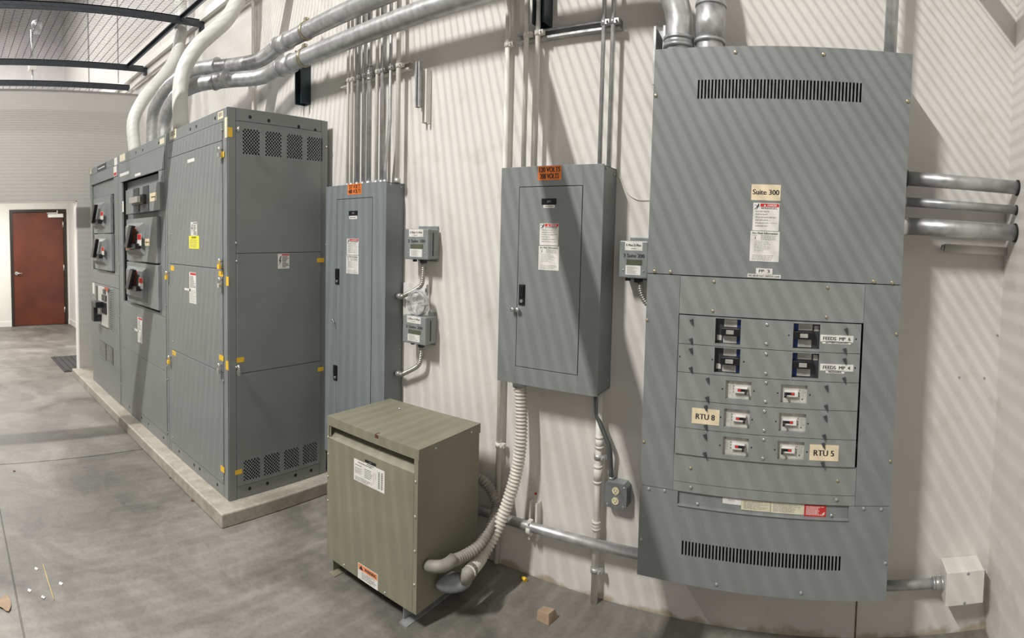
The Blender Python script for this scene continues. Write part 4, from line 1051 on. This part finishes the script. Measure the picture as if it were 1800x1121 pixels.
for s in (.70, .30):
    cz = QZ0+h*s; m = MB(); m.tube([(cx_, -.054, cz), (cx_, -.057, cz)], .0165, 20); rc2 = obj('receptacle', m, 'ivory', t)
    m = MB(); m.box(cx_-.0075, cx_-.0055, -.0574, -.057, cz-.001, cz+.007); m.box(cx_+.0055, cx_+.0075, -.0574, -.057, cz-.001, cz+.006); m.tube([(cx_, -.057, cz-.007), (cx_, -.0574, cz-.007)], .0025, 10); obj('socket_slots', m, 'ink', rc2)
PQ = Plane('y', -.054); screws('screw', t, PQ, [(QX1-.014, QZ1-.016), (QX0+.014, QZ0+.014), (QX1-.016, QZ0+.014), (cx_, (QZ0+QZ1)/2)], .004, 'steel', .002, 0, raw=True)
M['dconduit'] = mat('dark_grey_conduit', (.17, .18, .18), .35, .6, .15, 20)
p = [at('y', -.05, 1047, 702), at('y', -.05, 1048.5, 728), at('y', -.05, 1072, 786), at('y', -.03, 1074, 822), at('y', -.025, 1074.5, 848)]
p[0].z = BZ0+.005
conduit('drop_conduit', 'dark grey bent conduit from the 120/208 volts panel down to the outlet box', p, .0105, 'dconduit', n=14, R=.08, couplings=[(p[-1]+Vector((0, 0, .012)), (0, 0, 1), .02, 1.3, 'galvd')])
# thin wire on the wall
p = [at('y', -.006, 1086, 300), at('y', -.006, 1093, 320), at('y', -.006, 1104, 340), at('y', -.006, 1119, 350), at('y', -.006, 1136, 351), at('y', -.006, 1152, 350)]
m = MB(); m.tube(smooth_path(p, .01), .0018, 6); o = obj('loose_wire', m, 'whitep'); tag(o, 'thin white wire drooping on the wall between the 120/208 volts panel and the panelboard', 'wire')

# ================================================================== METER BOXES
def meter(label_, r, hand, y=-.105, dy=0):
    pl = Plane('y', y); u0, u1, z0, z1 = pl.rect(*r)
    t = thing('energy_meter', label_, 'meter', ((u0+u1)/2, 0, z0), 'energy meters on the wall')
    m = MB(); m.box(u0+.003, u1-.003, y+.022, -.012, z0+.003, z1-.003); b = obj('meter_base', m, 'meter', t, .004)
    m = MB(); m.box(u0+.015, u1-.015, -.012, -.001, z0-.012, z1+.016); obj('mounting_flange', m, 'meter', t, .003)
    m = MB(); m.box(u0, u1, y, y+.022, z0, z1); obj('meter_cover', m, 'meter', t, .006)
    rr = (u0, u1, z0, z1)
    q = sub(rr, .20, .80, .74, .985); o = label('maker_label', t, pl, q, 'white', [('E-Mon D-Mon', (.08, .92, .45, .72)), ('~1', (.35, .65, .15, .27))])
    q = sub(rr, .27, .80, .36, .50); obj('display', pl.box(MB(), *q, 0, .0012), 'lcd', t)
    q = sub(rr, .24, .76, .09, .34); o = label('rating_label', t, pl, q, 'white'); obj('fine_print', print_lines(MB(), pl, sub(q, .1, .9, .1, .9), 6, .0008, .4, .6), 'inkg', o)
    mb = MB(); add_text(mb, pl, hand, sub(rr, .16, .88, .555, .65), .0006); obj('handwriting', mb, 'ink', t)
    screws('screw', t, pl, [(u0+(u1-u0)*.16, z0+(z1-z0)*.21), (u0+(u1-u0)*.86, z0+(z1-z0)*.21)], .004, 'steel', .003, 0, raw=True)
    m = MB(); m.tube([(u0+(u1-u0)*.22, -.06, z0+.004), (u0+(u1-u0)*.22, -.06, z0-.014)], .012, 10); m.tube([((u0+u1)/2+.01, -.055, z0+.004), ((u0+u1)/2+.01, -.055, z0-.02)], .019, 14)
    obj('gland', m, 'dark', t)
    m = MB(); m.box(u1-.003, u1-.0015, y+.04, y+.048, z0+.02, z1-.02); obj('lid_slot', m, 'dark', t)
    return t, ((u0+u1)/2+.01, -.055, z0-.016)
tm1, g1 = meter('upper grey energy meter beside the tall narrow panel, marked Suite 100', (711, 402, 752.5, 456), '2 Suite 100')
tm2, g2 = meter('lower grey energy meter beside the tall narrow panel, under the bagged coil', (707.5, 555, 748, 604.5), '2 Suite 200')
tm3, g3 = meter('grey energy meter half hidden by the left edge of the big panelboard', (1088, 423, 1139, 489), '3 Suite 200', y=-.10)
def flex(label_, pts, r, m_, pitch=.010, group=None, name='flexible_conduit', depth=.26, ends=()):
    t = thing(name, label_, 'conduit', tuple(pts[0]), group); obj('hose', ribbed(pts, r, pitch, depth), m_, t)
    for (p, q, k) in ends: mb = MB(); mb.tube([p, q], r*k, 14); obj('fitting', mb, 'galvd', t)
    return t
g1 = Vector(g1); e = Vector((AX1+.001, -.05, at('y', -.05, 706, 521).z))
flex('flexible steel conduit from the upper energy meter into the tall narrow panel', [g1, g1+Vector((-.002, 0, -.07)), g1+Vector((-.02, 0, -.13)), e+Vector((.06, 0, .012)), e+Vector((.03, 0, 0)), e], .0135, 'flexs', group='flexible steel conduits', ends=[(e, e+Vector((.03, 0, 0)), 1.25)])
g2 = Vector(g2); e = Vector((AX1+.001, -.05, at('y', -.05, 705, 658).z))
flex('flexible steel conduit from the lower energy meter into the tall narrow panel', [g2, g2+Vector((-.0, 0, -.05)), g2+Vector((-.02, 0, -.11)), e+Vector((.06, 0, .012)), e+Vector((.03, 0, 0)), e], .0135, 'flexs', group='flexible steel conduits', ends=[(e, e+Vector((.03, 0, 0)), 1.25)])
g3 = Vector(g3); 
flex('flexible steel conduit from the half hidden energy meter into the big panelboard', [g3+Vector((.01, 0, 0)), g3+Vector((.012, 0, -.04)), g3+Vector((.035, 0, -.085)), g3+Vector((.08, 0, -.115)), Vector((C0+.01, -.055, g3.z-.118))], .0135, 'flexs', group='flexible steel conduits')

# bagged coil and papers on top of the lower meter
t = thing('bagged_cable_coil', 'clear plastic bag with a coiled grey cable on top of the lower energy meter', 'bag', (-1.95, 0, 1.2))
m = MB(); cc = at('y', -.075, 734, 533)
for k in range(5):
    rr = .062 + .004*math.sin(k*2); pts = [cc + Vector((rr*math.cos(i*math.pi/16), (k-2)*.006, rr*math.sin(i*math.pi/16)*1.0)) for i in range(33)]
    m.tube(pts, .0035, 8, caps=False)
obj('cable_coil', m, 'galvd', t)
mg, nt, b = new_mat('clear_plastic'); b.inputs['Base Color'].default_value = (.8, .8, .8, 1); b.inputs['Roughness'].default_value = .12
b.inputs['Alpha'].default_value = .28; M['bag'] = mg
m = MB(); n = 24; rings = []
vs = []; fs = []
for s_, yo in ((1, -.018), (-1, .018)):
    k0 = len(vs); vs.append(cc + Vector((0, yo*.6, 0)))
    for j in (1, 2, 3):
        for i in range(n):
            an = 2*math.pi*i/n; rj = .082*j/3*(1 + .10*math.sin(5*an+j)); vs.append(cc + Vector((rj*math.cos(an), (yo + .008*math.sin(7*an+j*2)) if j < 3 else 0, rj*math.sin(an))))
    for i in range(n): fs.append((k0, k0+1+i, k0+1+(i+1) % n))
    for j in (0, 1):
        for i in range(n): a_ = k0+1+j*n; fs.append((a_+i, a_+n+i, a_+n+(i+1) % n, a_+(i+1) % n))
m.add(vs, fs); o = obj('plastic_bag', m, 'bag', t)
q = at('y', -.02, 731, 532)
m = MB(); m.box(q.x-.10, q.x+.085, -.014, -.004, q.z-.085, q.z+.105); o = obj('instruction_sheets', m, 'white'); tag(o, 'white instruction sheets tucked behind the bagged coil on the wall', 'paper')
mb = MB(); pp = Plane('y', -.014); pp.box(mb, q.x+.06, q.x+.072, q.z-.02, q.z+.085, 0, .0004); obj('printed_strip', mb, 'inkg', o)

# ================================================================== TRANSFORMER
TX0, TX1, TY0, TY1, TZ0, TZ1 = -2.0392, -1.4577, -.6175, -.1927, .0686, .7692
t = thing('dry_transformer', 'olive drab floor transformer cabinet with a sloped vent under its lid', 'transformer', ((TX0+TX1)/2, (TY0+TY1)/2, 0))
PT = Plane('y', TY0); PTS = Plane('x', TX1)
lip = .045
m = MB(); m.box(TX0-.002, TX1+.004, TY0-.004, TY1+.004, TZ1-.004, TZ1)
m.box(TX0-.002, TX1+.004, TY0-.004, TY0-.001, TZ1-lip, TZ1-.004); m.box(TX1+.001, TX1+.004, TY0-.001, TY1+.004, TZ1-lip, TZ1-.004)
m.box(TX0-.002, TX0, TY0-.001, TY1+.004, TZ1-lip, TZ1-.004); m.box(TX0, TX1+.001, TY1+.001, TY1+.004, TZ1-lip, TZ1-.004)
obj('lid', m, 'olive', t, .0015)
zs = PT.uz(655, 806)[1]; zv = TZ1 - .105
m = MB(); m.box(TX0, TX0+.003, TY0+.001, TY1, TZ0, TZ1-.004); m.box(TX1-.003, TX1, TY0+.001, TY1, TZ0, TZ1-.004); m.box(TX0+.003, TX1-.003, TY1-.003, TY1, TZ0, TZ1-.004)
m.box(TX0+.003, TX0+.022, TY0+.001, TY0+.004, TZ0, TZ1-.004); m.box(TX1-.022, TX1-.003, TY0+.001, TY0+.004, TZ0, TZ1-.004); m.box(TX0+.003, TX1-.003, TY0+.004, TY1-.003, TZ0, TZ0+.003)
obj('case', m, 'olive', t)
m = MB(); m.box(TX0+.003, TX1-.003, TY0+.09, TY0+.094, TZ0, TZ1-.01); obj('dark_backing', m, 'hole', t)  # near-black sheet added for the shade inside the vent slot
# front panel with sloped hood at the top
m = MB(); pr = [(TY0-.004, TZ0), (TY0+.0, TZ0), (TY0+.0, zv-.004), (TY0+.06, zv+.045), (TY0+.058, zv+.049), (TY0-.004, zv)]
m.prism(pr, 'x', TX0+.012, TX1-.022); fp = obj('front_panel', m, 'olive', t)
fp2 = MB(); fp2.box(TX0+.0, TX0+.012, TY0-.003, TY0, TZ0, TZ1-lip); fp2.box(TX1-.022, TX1, TY0-.003, TY0, TZ0, TZ1-lip); obj('front_flange', fp2, 'olive', t)
for x0_, x1_ in ((TX0+.03, TX0+.075), (TX1-.085, TX1-.04)):
    m = MB(); m.box(x0_, x0_+.004, TY0+.01, TY1-.01, .004, TZ0); m.box(x0_, x1_, TY0-.015, TY1-.01, 0, .004); obj('foot', m, 'galvd' if x0_ > -1.7 else 'olive', t)
r = PT.rect(623, 806, 677, 864)
# nameplate drawn as a slightly slanted rectangle in the photo, square on the panel
u0, zt0 = PT.uz(623.5, 805); u1, zt1 = PT.uz(677.5, 826); _, zb0 = PT.uz(623.5, 843); r = (u0, u1, zb0+.004, zt0+.002)
o = label('rating_nameplate', t, PT, r, 'white', [('~1', (.14, .62, .86, .93)), ('~1', (.04, .30, .72, .78))], d=.004)
mb = MB(); 
for q in ((.04, .30, .35, .65), (.36, .62, .30, .75), (.05, .7, .04, .22)): print_lines(mb, PT, sub(r, *q), 6, .0048, .35, .6)
for q in ((.66, .665, .3, .7), (.66, .72, .695, .70), (.72, .725, .45, .7)): PT.box(mb, *sub(r, *q), .0048, .0051)
for q in ((.80, .855, .12, .88), (.89, .945, .12, .88)):
    for i in range(22): PT.box(mb, *sub(r, q[0], q[1], q[2]+.034*i, q[2]+.034*i+(.012 if i % 3 else .022)), .0048, .0051)
obj('fine_print', mb, 'ink', o)
u0, z0_ = PT.uz(643, 807); u1, z1_ = PT.uz(662, 813); name_tag(t, PT, (u0, u1, z0_-.012, z0_+.002), .0045, '~1'); label('name_strip', t, PT, (u0-.002, u1+.002, z0_-.022, z0_-.0125), 'white', [('~1', (.2, .9, .2, .8))], d=.0045)
u0, zt0 = PT.uz(630.5, 987); u1, _ = PT.uz(665.5, 1010); _, zb0 = PT.uz(630.5, 1014); r = (u0, u1, zb0, zt0)
o = label('warning_label', t, PT, r, 'white', d=.004, lab='white sticker with an orange WARNING header')
M['orangew'] = mat('warning_orange', (.72, .27, .12), .5, 0, .05, 60)
obj('orange_header', PT.box(MB(), *sub(r, .02, .98, .60, .98), .0048, .0052), 'orangew', o)
mb = MB(); add_text(mb, PT, 'WARNING', sub(r, .34, .92, .70, .88), .0056)
q = sub(r, .08, .28, .66, .92); mb.add([PT.P(q[0], q[2], .0056), PT.P(q[1], q[2], .0056), PT.P((q[0]+q[1])/2, q[3], .0056)], [(0, 1, 2)])
print_lines(mb, PT, sub(r, .2, .95, .08, .54), 6, .0048, .35, .6); obj('fine_print', mb, 'ink', o)
zz = [PT.uz(733, y)[1] for y in (846.5, 908.5, 969.5, 1029)]
screws('screw', t, PT, [(TX1-.012, z) for z in zz] + [(TX0+.006, z) for z in (.665, .58, .47, .35)] + [(TX0+.13, TZ0+.014), (TX0+.40, TZ0+.012)], .0055, 'steel', .004, .003, raw=True)
screws('screw', t, PTS, [(TY0+.10, TZ1-.022), (TY1-.07, TZ1-.022)], .0055, 'steel', .004, .004, raw=True)
m = MB(); c = at('z', TZ1, 702, 719); m.tube([(c.x, c.y, TZ1), (c.x, c.y, TZ1+.006), (c.x, c.y, TZ1+.008)], .007, 10, radii=[.007, .006, .003]); obj('lid_screw', m, 'steel', t)
c = at('z', TZ1, 667, 762); m = MB(); m.box(c.x-.011, c.x+.011, TY0-.0045, TY0-.004, TZ1-.016, TZ1); m.box(c.x-.011, c.x-.003, TY0-.004, TY0+.02, TZ1, TZ1+.0005)
M['rust'] = mat('rust_mark', (.10, .04, .02), .7, 0, .2, 60); obj('rust_patch', m, 'rust', t)

# flexible hoses of the transformer
sx = TX1
K1 = [Vector((at('y', -.09, 913, 690).x, -.09, BZ0+.004))] + at3([('y', -.09, 916, 735), ('y', -.10, 914, 790), ('y', -.115, 905, 840), ('y', -.15, 888, 895), ('y', -.20, 868, 940), ('y', -.28, 845, 980), ('x', sx+.13, 824, 1006)])
flex('dirty white ribbed hose hanging from the 120/208 volts panel down to the transformer', K1, .031, 'flexw', .017, 'ribbed hoses of the transformer', depth=.26, name='ribbed_hose', ends=[(K1[0], K1[0]+Vector((0, 0, -.035)), 1.06)])
K2 = [Vector((sx-.16, TY1+.09, .50))] + at3([('y', -.10, 838, 838), ('y', -.10, 853, 848), ('y', -.11, 868, 872), ('y', -.14, 872, 900), ('x', sx+.10, 848, 952), ('x', sx+.085, 818, 976), ('x', sx+.08, 792, 987)])
flex('grey ribbed hose looping from behind the transformer to its side fitting', K2, .0265, 'flexg', .016, 'ribbed hoses of the transformer', depth=.28, name='ribbed_hose')
# fittings on the transformer side
tf = t
c1 = at('x', sx+.085, 808, 1018)
m = MB(); n = 28
c1 = at('x', sx+.065, 797, 1022); e2 = Vector(K1[-1])
prof = [(0, .030), (.02, .036), (.055, .038), (.08, .030), (.088, .012)]
m = MB(); m.tube([Vector((sx-.001, c1.y+.01, c1.z)), Vector((sx+.06, c1.y+.01, c1.z))], .030, 20)
obj('elbow_neck', m, 'flexg', tf, .002)
# oval cap of the fitting facing the room
dirv = (e2 - Vector((sx+.07, c1.y, c1.z))).normalized()
cc1 = Vector((sx+.075, c1.y-.01, c1.z+.004)); right_ = Vector((0, 1, .35)).normalized(); up_ = Vector((1, 0, 0)).cross(right_).normalized()
m = MB(); vs = []; fs = []
lay = [(.0, 1.0), (.018, 1.0), (.028, .93), (.036, .75), (.040, .4)]
for (o_, k_) in lay:
    for i in range(n):
        an = 2*math.pi*i/n; nn = Vector((.50, -.76, .42)).normalized()
        rt = Vector((.79, .58, .16)).normalized(); upv = nn.cross(rt).normalized(); rt = upv.cross(nn).normalized()
        vs.append(cc1 + nn*(o_-.01) + rt*(math.cos(an)*.078*k_) + upv*(math.sin(an)*.038*k_))
for j in range(len(lay)-1):
    for i in range(n): fs.append((j*n+i, j*n+(i+1) % n, (j+1)*n+(i+1) % n, (j+1)*n+i))
fs.append(tuple((len(lay)-1)*n+i for i in range(n))); fs.append(tuple(range(n-1, -1, -1))); m.add(vs, fs, True)
M['cast'] = mat('grey_cast_fitting', (.24, .25, .26), .5, .3, .15, 30); obj('conduit_body', m, 'cast', tf)
m = MB(); td = (e2-Vector(K1[-2])).normalized(); m.tube([e2-td*.025, e2+td*.01, cc1+Vector((.03, .02, .0))], .031, 18, radii=[.033, .033, .024]); obj('hose_connector', m, 'flexg', tf)
k2e = Vector(K2[-1]); c2 = at('x', sx+.04, 762, 998)
m = MB(); m.tube(smooth_path([k2e+Vector((0, .02, .004)), k2e, k2e+Vector((-.012, -.03, -.008)), Vector((sx+.045, c2.y+.012, c2.z+.003)), Vector((sx+.018, c2.y, c2.z)), Vector((sx-.001, c2.y, c2.z))], .012), .025, 18); obj('side_elbow', m, 'flexg', tf)

# ================================================================== SMALL THINGS ON THE FLOOR AND WALL
a = at('z', 0, 943, 1090); b_ = at('z', 0, 969, 1094)
m = MB(); x0_, x1_, yy = a.x, b_.x, a.y
m.add([(x0_, yy, 0), (x1_, yy-.005, 0), (x1_+.012, yy+.06, 0), (x0_+.012, yy+.06, 0), (x0_-.002, yy+.008, .040), (x1_-.006, yy+.004, .045), (x1_+.004, yy+.045, .047), (x0_+.008, yy+.045, .042)],
      [(0, 3, 2, 1), (4, 5, 6, 7), (0, 1, 5, 4), (1, 2, 6, 5), (2, 3, 7, 6), (3, 0, 4, 7)])
tag(obj('wood_offcut', m, 'card', None, .002), 'small brown offcut block lying on the concrete floor', 'offcut')
c = at('z', .01, 921, 1017); m = MB(); m.tube([c+Vector((-.014, 0, 0)), c+Vector((.0, 0, .002)), c+Vector((.014, -.006, 0))], .009, 10, radii=[.006, .009, .011])
tag(obj('wire_nut', m, 'yellow'), 'yellow wire nut on the floor against the wall', 'connector')
c = at('y', 0, 942, 867); m = MB(); m.tube([(c.x, -.0005, c.z), (c.x, -.004, c.z)], .006, 10); tag(obj('red_plug', m, 'red'), 'small red plug in the wall above the low conduit bracket', 'plug')
for q, l in (((1686, 663), 'left of two screw anchors in the bare wall on the right'), ((1730, 664), 'right of two screw anchors in the bare wall on the right'), ((1753, 589), 'screw anchor near the corner seam of the right wall')):
    c = at('y', 0, *q); m = MB(); m.tube([(min(c.x, RX-.006), -.0005, c.z), (min(c.x, RX-.006), -.003, c.z)], .005, 10); tag(obj('wall_anchor', m, 'galvd'), l, 'screw', 'screw anchors in the wall')
# litter: leaf and chips on the floor
c = at('z', 0, 8, 1062); m = MB()
vs = [Vector((c.x+.05*math.cos(a_)*(1+.3*math.sin(3*a_)), c.y+.03*math.sin(a_), .004+.006*math.sin(2*a_)**2)) for a_ in [i*math.pi/8 for i in range(16)]]
m.add(vs + [v+Vector((0, 0, .001)) for v in vs], [tuple(range(15, -1, -1)), tuple(range(16, 32))] + [(i, (i+1) % 16, (i+1) % 16+16, i+16) for i in range(16)])
tag(obj('dry_leaf', m, 'card'), 'dry brown leaf on the floor at the lower left edge', 'leaf')
p0, p1, p2 = at('z', .002, 76, 992), at('z', .002, 84, 1020), at('z', .002, 95, 1054); m = MB(); m.tube([p0, p1, p2], .0025, 6)
M['straw'] = mat('straw', (.55, .42, .2), .7, 0, .1, 30); tag(obj('straw_twig', m, 'straw'), 'thin straw-coloured twig on the floor at the lower left', 'twig')
for q, l, mm in (((64, 1000), 'pale chip on the floor left of the twig, farther back', 'whitep'), ((107, 1026), 'pale flat chip on the floor right of the twig', 'whitep'), ((76, 1050), 'small shiny disc on the floor left of the twig tip', 'steel'), ((52, 1038), 'tiny pale chip on the floor at the lower left', 'whitep'),
             ((338, 880), 'small dark chip on the floor beside the concrete pad', 'rust'), ((300, 840), 'small dark chip on the floor beside the pad, farther back', 'rust'), ((25, 828), 'brown fleck on the floor by the saw joint', 'rust')):
    c = at('z', 0, *q); m = MB(); s_ = .010
    m.prism([(c.x-s_*1.3, c.y-.4*s_), (c.x+s_*.3, c.y-s_), (c.x+s_*1.4, c.y+.1*s_), (c.x+.2*s_, c.y+s_)], 'z', 0, .004); tag(obj('debris_chip', m, mm), l, 'debris', 'chips of debris on the floor')

# ================================================================== MESH CEILING
ZM = 3.60
t = thing('mesh_ceiling', 'dark expanded metal mesh ceiling on angle iron frames above the switchgear', 'mesh ceiling', (-4.6, -2, ZM))
def mesh_sheet(x0, x1, y0, y1, z):
    """rectangular expanded metal: fine wavy strands along y, tied by straight wires along x"""
    mb = MB(); sw, lw, w = .030, .078, .0028; nx, ny = int((x1-x0)/sw), int((y1-y0)/lw)
    for i in range(nx):
        xc = x0 + (i+.5)*sw; ph = 1 if i % 2 else -1; V = []; Fc = []; n = 0
        for j in range(ny):
            y = y0 + j*lw
            for (f, sg) in ((0, 1), (.5, -1)):
                x = xc + ph*sg*.003; yy = y + f*lw; n += 1
                V += [(x-w/2, yy, z-.0006), (x+w/2, yy, z+.0006), (x, yy, z-.0014)]
        for k in range(n-1):
            o_ = 3*k
            for (p, q) in ((0, 1), (1, 2), (2, 0)): Fc.append((o_+p, o_+q, o_+3+q, o_+3+p))
        mb.add(V, Fc)
    for j in range(ny):
        y = y0 + j*lw; mb.box(x0, x1, y-.002, y+.002, z+.0008, z+.004)
    return mb
def angle_y(mb, x, y0, y1, z, s=.06, t_=.008):
    mb.box(x-t_, x, y0, y1, z-s, z); mb.box(x-s, x, y0, y1, z-t_, z)
YS = -.22
bars = [-6.06, -4.60, -3.14, -1.68, -.22]
for i in range(len(bars)):
    x0 = bars[i]; x1 = bars[i+1] if i+1 < len(bars) else RX-.02
    o = obj('mesh_sheet', mesh_sheet(x0, x1, -5.4, YS, ZM), 'dark', t)
for x in bars:
    m = MB(); angle_y(m, x+.03, -5.5, -.03, ZM-.004, .07); obj('cross_angle', m, 'dark', t)
    m = MB(); m.box(x-.02, x+.035, -.03, -.001, ZM-.10, ZM-.005); obj('wall_clip', m, 'dark', t)
m = MB(); m.box(bars[0], RX-.02, YS-.03, YS, ZM-.012, ZM-.004); m.box(bars[0], RX-.02, YS-.006, YS, ZM-.05, ZM-.012); obj('edge_angle', m, 'dark', t)
t = thing('mesh_ceiling', 'separate strip of mesh and angle iron right above the top of the pale wing wall', 'mesh ceiling', (-6.8, -2, 3.55))
m = MB(); angle_y(m, -6.56, -5.5, -.03, 3.52, .07); obj('cross_angle', m, 'dark', t)
obj('mesh_sheet', mesh_sheet(-8.1, -6.6, -5.0, -.25, 3.46), 'dark', t)
# white ledger and small conduit along the wall under the mesh
m = MB(); m.box(-9.5, -3.0, -.045, -.001, ZM-.02, ZM+.05); tag(obj('wall_ledger', m, 'trimw'), 'white ledger strip along the wall at the mesh ceiling', 'ledger')
m = MB(); m.tube([(-9.5, -.03, ZM-.14), (-3.1, -.03, ZM-.14)], .014, 12); tag(obj('ledger_conduit', m, 'whitep'), 'slim white conduit along the wall just under the ledger strip', 'conduit')
# security camera on a pole above the mesh
c = at('x', -7.3, 58, 50); cb_ = at('x', -7.3, 62, 116)
t = thing('security_camera', 'white dome security camera on a bracket above the mesh ceiling', 'camera', tuple(c))
m = MB(); m.tube([Vector((c.x, c.y-.02, cb_.z+.0605)), c+Vector((0, -.02, -.02))], .018, 12); m.box(c.x-.03, c.x+.03, c.y-.03, c.y+.11, c.z-.06, c.z-.02); obj('bracket', m, 'galv', t)
m = MB(); cc_ = c+Vector((0, .05, .04)); m.tube([cc_+Vector((0, 0, -.07)), cc_+Vector((0, 0, -.05)), cc_+Vector((0, 0, .02)), cc_+Vector((0, 0, .05)), cc_+Vector((0, 0, .07))], .07, 18, radii=[.03, .06, .075, .06, .02]); obj('dome', m, 'galv', t)
m = MB(); m.box(cb_.x-.05, cb_.x+.05, c.y-.07, c.y+.03, cb_.z-.06, cb_.z+.06); obj('junction_box', m, 'whitep', t, .004)
m = MB(); m.tube([(c.x, c.y-.02, cb_.z-.06), (c.x, c.y-.02, 3.461)], .012, 10); obj('post', m, 'galv', t)
